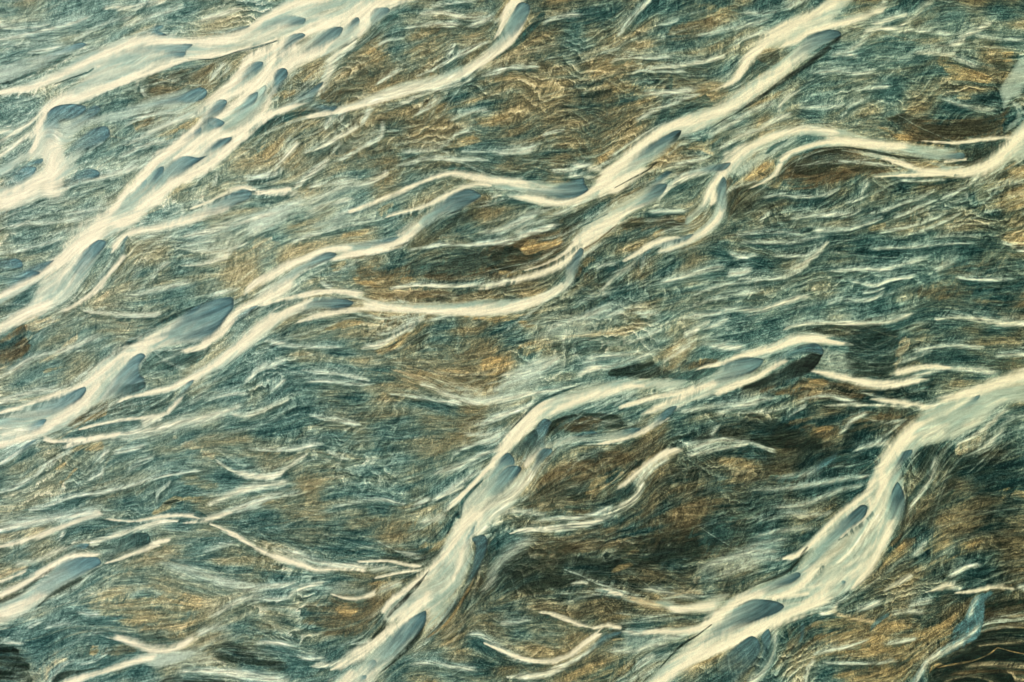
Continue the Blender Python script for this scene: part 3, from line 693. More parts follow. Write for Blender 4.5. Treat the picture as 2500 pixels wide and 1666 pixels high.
F w .92 4 | D1:1000,-60 780,-40 650,70 480,180 300,270 180,370 80,470 0,580 C1:1960,650 1900,690 1960,690 2050,620 2120,520 2200,430 D1:220,395 350,390 500,365 560,300 700,250 900,200 1100,130 1000,100 800,150
F w .85 6 | C2:0,100 200,120 400,135 560,150 650,145 740,160 790,210 720,265 600,295 480,285 380,260 250,240 100,220 0,190 B2:1900,150 1800,110 1700,95 1850,80 2000,110
F w .9 6 | C2:1470,60 1350,130 1180,240 1050,310 900,400 780,490 700,560 660,640 600,730 690,680 740,700 850,650 1000,520 1100,440 1250,350 1350,300 1420,230 1440,160
F l .8 8 | C2:1960,-10 1800,5 1650,45 1560,90 1440,165 1380,270 1360,290 1350,310 1420,260 1480,170 1600,120 1750,80 1900,70
F w .93 6 | B2:700,1020 900,1050 1050,1110 1250,1140 1500,1130 1700,1130 2000,1110 C2:200,1105 400,1075 520,1030 600,950 600,860 650,800 690,720 750,700 740,760 690,900 670,970 580,1050 400,1140 200,1200 0,1238 B2:1850,1248 1650,1218 1500,1208 1300,1220 1100,1212 920,1188 980,1150 900,1090
F w .88 8 | D1:1170,1165 1000,1095 850,1055 600,1032 400,1042 250,1092 100,1170 -40,1250 -60,1340 C2:1900,80 1980,20 D1:0,1400 100,1300 200,1210 350,1140 550,1105 800,1125 1000,1155
F l .75 10 | D1:480,1120 350,1140 200,1230 60,1330 -30,1420 50,1450 200,1330 380,1210 460,1160
F w .92 5 | D1:1870,1265 1750,1215 1500,1180 1300,1160 1100,1155 900,1140 700,1150 520,1195 410,1250 330,1310 300,1390 250,1450 90,1545 220,1490 310,1440 370,1370 420,1310 500,1250 650,1210 900,1205 1100,1220 1300,1260 1600,1300 1800,1310
F w .93 5 | D1:2450,900 2230,1120 2200,1170 2140,1250 2060,1280 2050,1320 1990,1350 1850,1370 1700,1340 1900,1310 1750,1320 1550,1330 1650,1370 1500,1380 1300,1320 1150,1265 1000,1235 850,1230 1000,1260 1150,1300 1350,1370 1400,1400 1100,1440 1500,1440 1750,1450 1950,1430 2100,1380 2250,1320 2450,1290
F l .75 6 | D1:2450,400 2330,450 2260,540 2200,650 2140,740 2170,840 2180,900 2220,840 2280,790 2300,820 2350,720 2450,680
F l .7 6 | D1:2210,830 2260,850 2290,950 2250,990 2200,1070 2280,1020 2330,960 2300,880 2350,950 2350,900 2270,830
F w .93 4 | C2:1980,-30 1880,80 1780,180 1740,270 1680,350 1600,420 1580,460 1600,510 1660,440 1750,370 1780,310 1800,360 1850,250 1840,180 1900,100 2010,60
F l .85 6 | C2:1895,105 1850,160 1830,240 1830,330 1800,420 1730,500 1640,570 1550,590 1400,620 1300,660 1150,750 1050,800 1200,730 1300,700 1380,690 1330,730 1450,725 1600,670 1720,610 1820,550 1900,460 1930,350 1920,250 1920,140
F w .93 5 | D3:690,155 640,122 500,148 350,195 210,240 200,300 100,400 -40,470 C3:1850,545 1700,590 1500,640 1350,700 1200,720 1320,670 1430,595 1250,625 1050,665 870,695 1050,650 1250,590 1450,545 1620,500 1750,425 1860,330 1990,262 2100,235 2220,250 D3:300,205 450,155 560,125
F w .93 5 | D3:950,140 780,80 560,65 400,85 250,140 100,190 -20,225 C3:1850,280 1700,325 1550,362 1850,300 1990,262 D3:180,240 350,195 500,148 640,122 750,140
F w .9 6 | C3:1600,430 1300,415 1000,432 800,462 620,515 480,560 380,620 280,700 180,830 120,910 50,1020 -20,1120 0,1180 60,1100 150,1010 260,900 370,800 430,745 480,740 650,650 850,590 1100,530 1300,505 1500,530
F w .75 8 | C3:1620,600 1500,640 1400,720 1300,780 1220,840 1000,860 800,870 600,890 450,940 400,990 300,1080 220,1140 300,1140 400,1040 500,980 750,940 950,940 1150,890 1300,820 1430,740 1550,660
F w .85 8 | B3:2140,1015 2180,1060 2250,1150 2400,1060 2430,990 2500,1000 2420,1120 2340,1200 2260,1350 2150,1500 B4:2050,230 1950,330 1870,350 1850,400 1870,500 1840,620 1780,760 1700,900 1600,1050 1470,1150 1470,980 1300,1100 1250,1050 1110,1090 1130,980 1280,860 1450,680 1580,520 1640,380 1720,230 1760,100 1730,0 B3:1750,1440 1830,1350 1930,1260 2000,1150 2080,1070
F w .7 6 | B4:1475,978 1350,1030 1200,1150 1000,1330 850,1440 760,1520 700,1620 980,1620 1100,1490 1250,1350 1380,1210 1470,1080
F w .93 5 | B3:2350,690 2200,850 2090,990 2000,1110 1850,1270 1730,1400 1600,1520 1730,1440 1850,1330 1960,1220 2060,1090 2140,1010 2190,930 2350,830
F w .92 6 | D3:2450,340 2200,410 1950,490 1700,580 1550,630 1480,700 1430,780 1350,850 1280,930 1210,1020 1150,1120 1100,1200 1065,1270 1050,1350 980,1420 850,1510 740,1590 D4:560,420 440,530 520,510 600,460 500,590 480,650 380,690 200,760 0,840 C4:1900,920 1750,1090 1700,1100 1550,1120 1300,1130 1200,1150 1450,1170 1600,1180 1690,1180 1560,1280 1400,1430 1240,1600 1420,1600 1560,1470 1720,1390 1900,1290 D4:0,1220 200,1140 330,1080 500,1000 700,930 850,860 960,780 1080,640 1180,500 1260,350 1340,200 1385,20 D3:1370,1300 1350,1200 1345,1140 1370,1080 1440,1055 1500,980 1650,940 1800,900 1950,830 2100,700 2220,620 2450,600
F w .8 8 | C4:850,790 950,790 1050,830 1150,870 1300,890 1450,870 1550,930 1700,900 1850,850 1950,840 1850,960 1800,1000 1650,1000 1500,1000 1350,970 1250,950 1100,890 980,860 880,820
F l .8 8 | A4:1200,1325 1400,1310 1600,1310 1500,1390 1300,1450 1150,1400 1000,1440 1100,1360
F w .85 6 | A4:800,540 620,540 500,580 400,680 250,780 100,870 -60,960 -60,1130 0,1100 150,1030 280,940 420,840 560,750 700,680 830,600
F m .92 8 | D4:2080,830 1960,870 1900,980 1850,1060 1780,1120 1740,1230 1650,1310 1530,1400 1450,1520 1410,1620 1540,1620 1530,1480 1570,1400 1700,1330 1850,1260 1950,1190 2010,1080 2010,950
F w .9 20 | A1:340,1060 480,1080 600,1040 700,1000 680,1070 560,1180 530,1290 600,1260 700,1230 600,1380 480,1568 A2:430,150 330,200 300,60 350,0 A1:370,1350 320,1280
F l .85 14 | A1:700,370 560,440 400,520 200,600 -60,680 -60,560 200,490 430,420 560,365
# --- pale shallow bar surfaces inside the sheets ---------------------------
F v 0.32 14 | A1:780,580 950,430 1080,380 1300,370 1560,360 1560,440 1350,490 1150,560 950,600 800,640
F v 0.21 14 | A1:450,680 700,570 850,580 700,680 500,760
F v 0.42 12 | B1:100,225 200,160 350,130 490,150 470,200 300,230 150,260
F v 0.32 14 | B1:450,60 560,0 850,0 760,60 600,110 500,110
F v 0.35 10 | B1:500,430 600,400 740,330 850,300 700,430 560,480
F v 0.35 12 | B1:1200,740 1400,670 1600,640 1850,520 1700,620 1500,690 1250,760
F v 0.35 10 | A2:330,1080 480,930 620,800 700,780 620,960 480,1080 380,1140
F v 0.32 10 | A2:960,440 1100,270 1250,180 1350,130 1250,300 1080,420
F v 0.32 10 | A3:0,800 200,740 400,680 600,560 500,690 350,740 150,790 0,880
F v 0.32 10 | A3:850,480 1050,320 1130,240 1100,330 950,450
F v 0.42 10 | C1:1050,1390 1200,1260 1400,1140 1440,1190 1300,1340 1150,1440 1050,1480
F v 0.28 10 | C1:1600,960 1900,840 2050,790 1900,930 1700,1010
F v 0.35 10 | D1:60,750 250,590 420,480 560,390 600,420 430,560 250,710 100,800
F v 0.32 10 | C3:480,650 600,560 800,500 1000,450 1300,440 1000,480 800,540 650,620 520,680
F v 0.32 10 | C3:1500,580 1700,500 1950,420 2100,380 1900,470 1700,540
F v 0.39 10 | C3:1270,760 1400,680 1500,630 1480,690 1380,770 1280,820
F v 0.42 12 | D3:1500,720 1650,640 1900,560 2100,500 2350,460 2450,450 2450,580 2250,600 2050,680 1850,800 1650,860 1500,900 1440,820
F v 0.42 10 | D3:1250,1250 1320,1100 1400,1040 1340,1130 1330,1300 1320,1450 1280,1600 1180,1600 1200,1400
F v 0.35 10 | D4:1180,30 1300,30 1290,200 1200,350 1100,400 1150,200
F v 0.35 10 | D4:760,660 900,560 1050,450 1040,560 960,680 850,750 750,770 650,790
F v 0.35 10 | D4:880,330 980,200 1040,150 1000,240 760,430 620,600 600,560 720,400
F v 0.32 10 | C4:1700,1230 1850,1120 2000,1050 2100,1050 1950,1150 1800,1240 1650,1310 1550,1400 1500,1400
F v 0.35 10 | B2:800,680 1000,650 1230,610 1180,660 1000,700 860,720
F v 0.42 10 | B2:1380,560 1450,450 1600,330 1800,230 1750,330 1600,410 1480,520
F v 0.32 10 | B2:1300,1170 1700,1150 2000,1130 2300,1090 2250,1150 1900,1190 1500,1190
F v 0.39 10 | B2:1900,160 2200,180 2350,200 C2:150,210 300,240 100,230 B2:2100,220
F v 0.35 10 | C2:1000,420 1150,310 1300,230 1330,260 1200,330 1050,430 850,540 800,560
F v 0.35 12 | B4:1500,740 1650,560 1780,400 1830,420 1820,560 1740,760 1600,960 1520,1000 1480,880
F v 0.35 12 | B3:1850,1400 2000,1230 2120,1120 2230,1180 2180,1300 2050,1400 1900,1480
F v 0.42 10 | B4:950,1420 1100,1270 1300,1120 1430,1020 1420,1120 1300,1260 1150,1400 1000,1520 900,1560
F v 0.35 12 | A4:200,860 400,740 560,660 660,680 500,780 350,860 200,940
F v 0.28 12 | A2:1250,1430 1400,1320 1600,1250 1800,1250 1700,1400 1500,1450
F v 0.35 10 | D1:250,1120 450,1060 700,1060 950,1100 1050,1140 800,1100 500,1090
F v 0.42 10 | D1:1250,1250 1500,1220 1750,1230 1820,1290 1600,1290
F v 0.35 12 | D1:2200,1250 2350,1150 2450,1100 2450,1270 2300,1290
# --- bright threads of the channels -----------------------------------------
R c 1 .5 .5 | B1:1320,-60,150 1100,30,150 880,130,140 650,210,120 420,290,110 200,390,130 60,460,120 A1:2000,540,90 1900,680,70 1750,800,60 1620,880,40
R c .9 .6 .6 | B1:800,-60,80 560,-10,90 380,30,80 150,150,60 A1:2050,240,80 1850,320,90 1600,340,90 1400,330,90 1200,335,90 1000,390,80 850,440,80 650,540,60 450,640,60 250,720,60 0,755,50 -60,770,50
R c .9 .6 .3 | A1:2250,330,50 1950,410,40 1700,460,50 1500,490,50 1300,560,60 1100,630,60 950,690,60 750,760,90 620,800,110 520,800,100 440,850,90 370,920,80 320,1010,80 290,1120,90 260,1230,80
R c .9 .7 .7 | A1:430,1130,100 440,1250,140 430,1400,170 420,1540,180 A2:330,130,160 200,230,160 60,300,170 -80,330,170
R w .8 .7 .7 | A1:440,1000,60 450,1100,80 470,1200,100
R c 1 .5 .4 | A1:2400,380,120 2230,490,90 2170,590,110 2060,690,120 1900,770,110 1780,830,90 1700,930,60 1600,1040,70 1500,1130,90 1400,1220,90 1280,1310,90 1180,1420,80 1080,1540,70 A2:1060,180,50 970,310,60 880,420,120 760,540,180 640,650,170 520,760,120 400,850,80 250,940,70 100,1020,60 -60,1110,60
R c .9 .5 .5 | B1:760,330,90 550,430,100 400,490,90 280,560,90 180,650,80 70,740,70 A1:1960,830,60 1830,930,70 1740,990,50 1790,1060,60 1700,1130,110 1580,1200,110 1450,1270,90
R c .85 .5 .5 | A1:2270,690,80 2210,800,60 2150,920,60 2060,1010,50 1920,1090,50 1800,1120,60 1650,1240,60 1540,1260,60
R c 1 .4 .4 | B1:500,860,40 300,900,60 150,950,80 40,1020,90 A1:1960,1120,100 1850,1230,100 1740,1330,90 1620,1400,90 1500,1470,90 A2:1420,150,90 1300,260,110 1180,340,120 1080,420,130 950,500,130
R w .9 .6 .6 | B1:850,260,60 880,330,70 760,430,60 690,500,70 690,590,70 640,680,70 560,780,40
R c .8 .6 .6 | B1:1000,130,50 980,210,60 900,310,60
R c .95 .4 .4 | B1:2230,-40,110 2150,60,80 2110,150,60 2070,260,40 2020,320,20
R c .9 .7 .25 | B1:2270,170,60 2170,310,80 2050,420,90 1900,530,90 1750,610,70 1600,670,60 1350,740,60 1150,800,60 950,860,60 750,910,40 600,935,40 450,965,30
R w .8 .8 .6 | B1:1800,600,60 1500,680,70 1200,760,90 950,840,80
R w .7 .7 .5 | A2:760,690,40 700,800,60 620,900,60 520,1050,80 400,1130,120
R c .95 .5 .4 | A2:450,1120,80 320,1170,110 200,1230,100 80,1290,90 -60,1360,80
R c .95 .5 .4 | A2:2400,200,40 2250,220,40 2080,235,30
R c .8 .5 .5 | A2:2120,215,20 2030,195,30 1930,205,30 1820,255,26 1700,310,20 1550,370,14
R c .95 .7 .4 | A2:1900,330,50 1750,380,80 1600,440,80 1400,500,80 1250,530,60 1100,555,60 1000,600,50 950,660,70 910,710,40
R c .9 .5 .4 | A2:1020,740,50 980,800,50 900,890,50 830,980,50 720,1080,40 600,1160,40 480,1230,60
R t .6 .8 .8 | A2:350,1260,60 200,1300,60
R c 1 .4 .4 | B2:1330,580,100 1200,660,80 1000,710,60 850,745,60 700,785,30
R c 1 .4 .4 | B2:850,680,70 650,700,60 500,760,70 350,830,80 180,920,70 40,1000,60 -20,1060,30
R c .95 .6 .6 | B2:1420,480,100 1350,560,110 1250,630,90
R c 1 .4 .4 | A2:2230,1080,90 2080,1140,70 1960,1200,70 1890,1270,70 1820,1370,70 1720,1440,60 1640,1500,50 A3:1500,190,30
R c .9 .7 .7 | B2:400,950,100 250,1050,110 120,1120,100
R c .9 .6 .6 | A2:1400,1420,60 1200,1480,120 1080,1560,150 A3:1000,210,120 880,320,110 760,420,90 640,480,50 450,550,40 250,620,34 100,665,34 -60,715,34
R c .9 .5 .3 | A3:800,470,60 720,560,90 640,640,110 520,720,90 420,790,80 330,840,80 200,890,80 60,940,80 -60,980,70
R w .8 .7 .7 | A3:0,820,60 150,830,80 300,860,60
R c 1 .6 .4 | B2:1000,1130,90 1150,1170,80 1350,1190,70 1600,1200,70 1850,1200,90 2100,1190,90 C2:250,1150,90 430,1090,70 560,1010,60
R c .9 .5 .5 | B2:1000,1110,70 920,1070,60 800,1045,50 680,1040,44 500,1065,40 300,1105,34 130,1160,30
R c .85 .5 .5 | B2:1150,1180,50 980,1185,50 850,1200,40 700,1220,50 550,1250,40 400,1300,24
R c 1 .6 .5 | B2:520,1130,60 400,1180,80 280,1240,90 120,1340,110 0,1430,110 -120,1530,100 A3:1800,270,90 1660,360,80 1520,440,70 1400,490,60 1200,535,40 1050,570,30 950,605,20
R c .9 .5 .4 | A3:1490,560,34 1430,630,40 1360,690,44 1250,725,40 1100,740,34 950,760,30 800,790,24 650,830,10
R w .85 .7 .7 | A3:1350,720,60 1200,760,80 1150,800,60
R w .8 .8 .7 | A3:1950,640,60 1750,720,100 1500,770,110 1300,810,110 1100,860,90 900,890,70 750,910,60
R c .9 .6 .5 | A3:1000,860,40 850,890,50 720,910,50 620,940,40 520,975,20
R c .85 .6 .5 | A3:330,890,40 430,930,34 560,920,30 680,905,30
R c 1 .5 .4 | D1:960,-60,90 800,10,90 650,90,90 500,180,110 350,260,110 220,350,110 120,450,100 50,550,70 C1:2000,640,60 1930,690,44 1820,720,40 1700,750,30
R c .9 .6 .6 | D1:1250,70,30 1100,110,50 900,180,60 750,220,60 600,260,50 480,330,60 350,370,50
R c .9 .7 .5 | D1:600,390,80 470,490,100 330,600,110 180,700,120 60,780,120 C1:1950,860,130 1750,970,110 1550,1030,130
R c 1 .3 .4 | C1:1650,970,90 1480,1020,90 1350,1100,110 1230,1190,120 1100,1300,110 980,1400,120 900,1500,100 C2:800,240,80 700,290,70 580,315,60 430,305,60 280,275,50 120,255,30
R c .95 .5 .3 | C1:1280,1370,60 1150,1440,80 1000,1530,100 C2:950,150,120 850,220,100
R c .9 .6 .4 | C2:1150,90,80 1000,160,90 850,240,80
R c .95 .6 .6 | C2:300,150,60 100,135,60 B2:2000,135,60 1850,105,70 1700,75,54 1560,100,44 1400,160,40 1250,230,44 1100,290,40 950,350,34 850,390,20
R c .9 .6 .4 | B2:2000,170,40 1880,165,60 1750,200,50 1600,280,50 1450,350,40 1300,390,34 1150,430,26
R w .85 .6 .5 | B2:2100,250,20 2000,280,24
R c .9 .6 .6 | C2:1230,350,60 1050,440,100 900,530,130 800,610,140 700,690,110 640,760,80 560,820,80 430,885,70 280,930,60 130,975,50 0,1005,40 B2:1950,1020,24 1850,1020,14
R w .9 .7 .5 | B2:2200,940,20 2000,980,30 1850,1000,30 1650,1000,24 1450,990,20 1300,1000,18 1190,1020,10
R c .8 .6 .6 | C2:720,600,50 640,690,30 540,770,26 400,830,20 270,870,12
R w .9 .6 .5 | C2:1750,60,40 1600,100,40 1500,150,30 1430,220,26 1360,300,14
R c .95 .6 .5 | D1:850,1090,60 650,1060,60 450,1070,70 300,1110,80 150,1180,90 20,1260,100 C2:1960,-20,110 1880,90,80 1810,180,70 1760,260,70 1720,330,50
R c 1 .5 .5 | D1:1400,1200,60 1200,1185,70 1000,1170,70 850,1160,70 700,1170,60 550,1205,50 440,1250,50 360,1310,40
R c .9 .5 .5 | D1:360,1320,40 330,1390,40 260,1460,30 170,1510,20 90,1545,8
R c 1 .5 .4 | D1:2450,980,140 2320,1100,120 2200,1220,130 2100,1330,130 1950,1400,100 1800,1415,70 1600,1405,60 1450,1380,50 1320,1330,34 1180,1280,26 1050,1250,16
R c .9 .6 .4 | D1:1750,1425,40 1500,1430,30 1300,1435,26 1100,1445,14
R c .95 .5 .5 | D1:2250,1120,50 2100,1135,44 1950,1150,36 1800,1170,30 1650,1160,24 1500,1150,18 1400,1140,8
R c .8 .6 .6 | D1:1900,1300,14 1800,1310,18 1700,1320,18
R c .9 .6 .5 | C2:1890,330,50 1860,430,60 1790,510,60 1690,590,60 1560,650,50 1420,705,40 1350,725,20
R c .9 .6 .5 | C2:1550,600,30 1400,625,40 1290,670,44 1180,740,34 1080,790,20
R w .85 .7 .6 | C2:1220,740,40 1150,820,50 1020,910,60 930,1000,44 850,1090,20
R c .9 .5 .5 | C2:1830,190,60 1810,290,50 1790,340,16
R w .8 .5 .5 | C2:660,850,24 640,930,50 590,1010,60 450,1090,80
R c 1 .6 .2 | D3:860,120,50 700,95,70 560,85,70 430,105,80 300,155,80 150,200,60 0,230,50 C3:1900,280,44 1780,310,30 1620,350,16
R c .95 .6 .4 | D3:430,240,50 300,320,70 150,400,60 0,460,60 C3:1850,530,50
R c 1 .5 .5 | C3:1850,440,60 1700,490,70 1580,545,70 1460,600,60 1340,660,50 1230,710,20
R c .95 .5 .5 | C3:1650,500,50 1500,540,50 1350,565,40 1200,605,40 1050,650,24
R c .9 .6 .6 | C3:1250,480,40 1100,470,60 900,530,80 720,590,90 560,650,70 470,720,60
R c 1 .3 .3 | C3:480,600,80 380,680,110 280,780,120 190,870,110 110,970,90 30,1070,70 B3:1960,1170,50 1850,1290,50 1720,1420,50 1620,1510,24
R c .9 .6 .4 | C3:1450,700,60 1330,800,50 1230,850,50 1100,900,40 950,935,26 850,955,12
R c .9 .6 .6 | C3:420,970,50 340,1060,50 260,1130,40 
R w .9 .6 .6 | C3:390,1080,60 330,1190,70 260,1290,80 160,1390,80 60,1490,90 B4:2000,220,90 1920,300,80
R c 1 .6 .4 | B3:1950,1460,80 1880,1540,120 B4:1840,200,150 1740,340,120 1650,480,90 1570,570,90 1490,650,80 1390,740,60 1280,830,50 1190,900,50 1130,980,40
R c 1 .6 .5 | B4:1550,800,70 1460,900,110 1350,1000,110 1240,1090,110 1150,1160,100 1050,1240,110 950,1310,120 850,1370,100 760,1430,60 690,1460,20
R c .9 .6 .6 | B4:900,1450,60 830,1520,90 760,1600,120
R w .85 .5 .5 | B4:1850,350,20 1930,320,50 2000,260,50
R c .95 .5 .5 | C3:1550,980,60 1420,1030,70 1310,1090,80 1190,1180,70 1090,1270,50 1000,1320,24
R l .9 .6 .6 | C3:2350,1030,30 2150,945,40 2000,925,40 1850,920,50 1700,960,80 1560,985,60
R w .85 .6 .5 | C3:2100,950,24 1850,985,34 1680,1030,40 1560,1060,26
R l .8 .6 .6 | C3:1480,1060,50 1350,1130,80 1250,1210,90 1180,1310,90 
R w .95 .6 .4 | C3:1230,1270,60 1180,1370,70 1090,1450,80 980,1520,80 850,1568,70 C4:900,230,70 760,265,70 600,290,60 450,300,60 330,300,50 230,320,34 150,345,10
R l .85 .6 .6 | C4:1000,100,30 850,180,60 700,210,60 550,220,50 400,240,40 300,260,20
R l .7 .8 .8 | C4:50,160,80 250,170,60 450,190,40
R c 1 .6 .5 | D3:2450,365,100 2250,410,90 2050,470,80 1900,520,70 1750,570,60 1600,610,60
R w .9 .6 .6 | D3:1650,640,60 1500,640,60 1300,640,44 1100,632,34 900,630,30 700,640,16
R c .9 .6 .6 | D3:1550,640,50 1400,620,50 1250,600,40 1070,575,30
R c 1 .5 .5 | D3:1550,750,120 1420,850,130 1310,950,130 1230,1060,120 1180,1160,120 1190,1270,90 1160,1370,70 1120,1460,54 1060,1540,44
R w .9 .7 .7 | D3:1500,960,60 1550,880,120 1700,820,120
R c .9 .6 .5 | D3:1110,1250,90 1060,1350,70 960,1430,60 830,1530,60 D4:750,270,60 660,370,60 570,460,50 480,520,40 380,550,20
R c .95 .6 .6 | D4:1080,60,70 1090,150,40 1020,230,34 940,290,30 850,370,20
R w .9 .6 .6 | D4:1220,20,80 1170,140,110 1100,270,120 1000,400,100 900,500,70 800,600,40
R c .9 .6 .5 | D4:1270,220,70 1210,380,80 1140,530,80 1050,650,90 950,760,90
R c 1 .6 .5 | D4:850,830,90 700,880,120 560,940,120 420,1000,120 280,1070,120 130,1140,120 0,1200,120 C4:1880,1270,120 1740,1330,120 1600,1400,110 1500,1460,100 1400,1530,100 1300,1610,110
R c .95 .5 .5 | D4:690,580,20 620,660,50 560,730,60 470,800,50 350,850,44 250,880,50
R c 1 .5 .4 | D4:200,830,80 80,860,90 C4:2000,910,90 1900,980,100 1810,1050,100 1710,1110,80 1580,1140,60 1420,1145,50 1250,1150,30
R c .95 .6 .4 | C4:1850,930,90 1700,945,80 1560,965,60 1450,960,40
R t .8 .6 .5 | C4:1450,960,40 1300,920,60 1150,880,50 1050,855,40
R c .85 .5 .5 | C4:1080,850,26 980,815,40 890,795,24
R c .9 .6 .5 | D4:300,870,40 450,850,40 600,830,40
R c 1 .5 .4 | D3:590,345,24 700,365,50 850,400,70 1000,440,74 1150,465,74 1300,460,70 1430,435,60 1550,400,50
R l .8 .7 .7 | D3:1400,420,60 1600,350,60 1750,330,40
R c .9 .6 .5 | D3:1270,370,50 1350,355,56 1480,325,50 1620,310,44 1750,325,34
R l .85 .8 .6 | D3:1700,320,60 1900,340,60 2150,360,60
R l .9 .6 .5 | D3:500,610,14 600,570,26 750,560,34 860,580,34 980,610,24
R w .85 .5 .5 | D3:1790,1000,18 1820,945,24 1950,880,30 2070,780,34 2200,660,40
R l .85 .7 .6 | D3:1840,1065,20 1960,1010,50 2080,930,60 2200,800,60
R l .8 .6 .6 | D3:1640,1020,100 1620,1120,70 1580,1240,50 1500,1350,40 1420,1480,34 1350,1580,30
R c .95 .7 .5 | A4:1900,160,40 1800,200,50 1700,230,50 1600,245,36 1480,260,12
R l .9 .7 .7 | A4:2350,-10,50 2150,70,80 1950,145,90 1820,190,60
R c .95 .7 .4 | A4:1640,215,26 1540,195,40 1400,197,40 1250,215,38 1100,240,34 970,235,24 860,215,30
R w .9 .6 .5 | A4:1450,240,40 1300,245,60 1150,290,64 1000,335,56 860,385,44 740,415,40 600,425,30
R w .75 .7 .6 | A4:600,430,40 450,490,60 300,560,60 100,610,50
R c .9 .5 .5 | A4:860,160,50 700,210,60 580,260,54 420,320,50 270,375,44 120,425,44 0,450,36
R l .85 .7 .6 | A4:900,150,90 650,190,90 450,215,80 250,250,80 100,280,70 -60,315,60
R l .8 .6 .6 | A4:530,310,30 500,370,26 470,420,20
R c 1 .5 .4 | A4:820,520,40 700,520,50 580,535,60 470,585,70 360,655,74 240,725,74 120,795,66 -60,880,50
R t .7 .7 .6 | A4:0,690,60 100,650,60 250,600,40
R c .9 .6 .5 | A4:0,730,40 120,690,34 230,640,30
R c .9 .6 .5 | A4:1410,390,30 1300,410,40 1240,425,24
R c .9 .7 .5 | A4:1330,420,40 1200,470,44 1050,520,34 950,560,26 860,585,14
R c .8 .7 .6 | A4:400,810,80 250,900,100 100,980,110 -60,1060,110
R c 1 .7 .3 | A4:1720,265,16 1830,310,34 1950,370,44 2060,440,50 2200,505,60 2320,545,66 B4:450,590,76 580,635,70 750,630,60 900,625,54 1020,650,44
R l .75 .8 .5 | B4:220,470,50 400,510,80 600,580,70 800,600,40 1000,600,50 1200,610,60
R l .8 .7 .6 | B4:1000,650,50 1150,620,50 1300,620,50
R c .9 .6 .5 | B4:890,575,16 1050,570,26 1200,575,30 1320,600,30 1450,615,24
R c .9 .6 .5 | B4:1440,640,40 1300,660,34 1180,685,30 1060,705,18
R c .9 .6 .5 | B4:700,840,14 800,870,30 900,880,36 990,860,40 1080,820,44
R l .8 .7 .6 | B4:1080,820,44 1180,770,50 1300,730,40
R w .8 .8 .6 | B4:330,870,30 420,810,70 530,765,70 650,740,50
R c .95 .7 .3 | A4:850,1180,20 970,1200,44 1100,1245,70 1230,1290,64 1380,1295,60 1500,1250,60 1600,1190,50
R l .85 .7 .6 | A4:1580,1200,60 1700,1130,60 1830,1090,60 1900,1080,30
R c .95 .6 .4 | A4:1300,1340,60 1150,1375,80 1000,1420,70 850,1475,54 700,1520,54 520,1580,54
R l .85 .8 .5 | A4:1340,1500,24 1480,1470,40 1650,1470,50 1850,1480,60 2050,1510,80 2350,1550,80
R l .8 .8 .5 | A4:2050,1250,24 2200,1240,50 2350,1250,60 B4:450,1300,60
R c .9 .7 .4 | C4:370,985,16 480,1000,30 600,1045,44 720,1090,40 850,1115,40 950,1095,40 1050,1115,30
R c .95 .6 .5 | C4:930,1120,40 820,1200,60 720,1280,60 620,1350,56 500,1390,44 370,1390,34 220,1355,30 60,1295,24 -60,1240,16
R w .9 .6 .5 | C4:870,1210,40 760,1320,60 640,1390,60 520,1460,60 400,1505,50 250,1515,40 130,1520,20
R l .8 .7 .6 | C4:1050,1130,40 1200,1160,50 1300,1150,40
R c .9 .6 .5 | D4:1520,832,12 1620,800,30 1720,770,54 1800,770,40
R l .85 .7 .6 | D4:1750,770,50 1850,790,40
R l .8 .7 .5 | D4:1700,720,20 1800,660,30 1900,610,30 2000,610,20
R c .9 .6 .5 | D4:1780,830,16 1930,815,34 2100,790,40 2280,790,44
R l .85 .7 .6 | D4:2280,790,50 2450,780,60
R w .8 .7 .6 | D4:650,1000,20 740,990,40 830,930,40
R l .85 .7 .5 | D4:960,965,30 1080,945,50 1180,890,40
R w .8 .7 .6 | D4:1190,820,20 1300,760,50 1400,700,60 1440,680,30
R l .75 .7 .6 | D4:1430,540,30 1500,470,40 1560,400,24
R l .7 .7 .6 | D4:1400,940,20 1500,910,40 1620,880,30
R l .7 .8 .6 | D4:1250,1010,20 1400,980,30 1550,1000,30
R t .8 .8 .5 | D4:750,990,26 950,1040,34 1150,1070,20
R l .8 .7 .5 | D4:620,1340,16 750,1300,30 900,1270,30 1050,1230,30 1150,1210,20
R l .75 .7 .5 | D4:1180,1250,14 1300,1235,24 1430,1215,24 1480,1200,16
R l .75 .7 .5 | D4:700,1400,16 900,1410,24 1100,1410,24 1300,1380,20
R l .7 .7 .5 | D4:560,1568,20 580,1450,30 640,1350,30
R m .8 .7 .5 | D4:510,1250,20 530,1150,40 530,1070,30
R m .7 .7 .5 | D4:1080,1150,20 1150,1060,34 1250,1000,24
R l .85 .6 .5 | D4:1980,850,50 1930,930,50 1900,1020,50 1860,1090,30
R l .85 .6 .5 | D4:2000,1060,30 1930,1150,50 1830,1230,60 1700,1300,60 1590,1370,60
R w .8 .6 .5 | D4:1700,1300,30 1600,1360,34 1540,1410,30 1510,1480,24
R l .85 .6 .5 | D4:1560,1390,60 1510,1470,60 1460,1550,60 1430,1620,70
R d .7 .6 .6 | D4:1520,1490,14 1505,1550,30 1500,1620,40
R l .85 .6 .6 | D4:330,1080,40 310,1180,50 300,1300,60 240,1430,70 110,1568,90
# dark lines within
R d .8 .6 .6 | A1:440,690,8 600,630,12 720,590,14 760,560,10
R d .7 .6 .4 | A1:1540,480,6 1750,480,12 1950,420,16 2150,370,20 2330,310,12
R d .8 .6 .6 | C2:700,520,8 800,480,12 900,430,14 980,390,8
R d .75 .6 .6 | C3:140,850,6 280,700,16 380,610,20 480,560,20 600,510,20 750,460,14
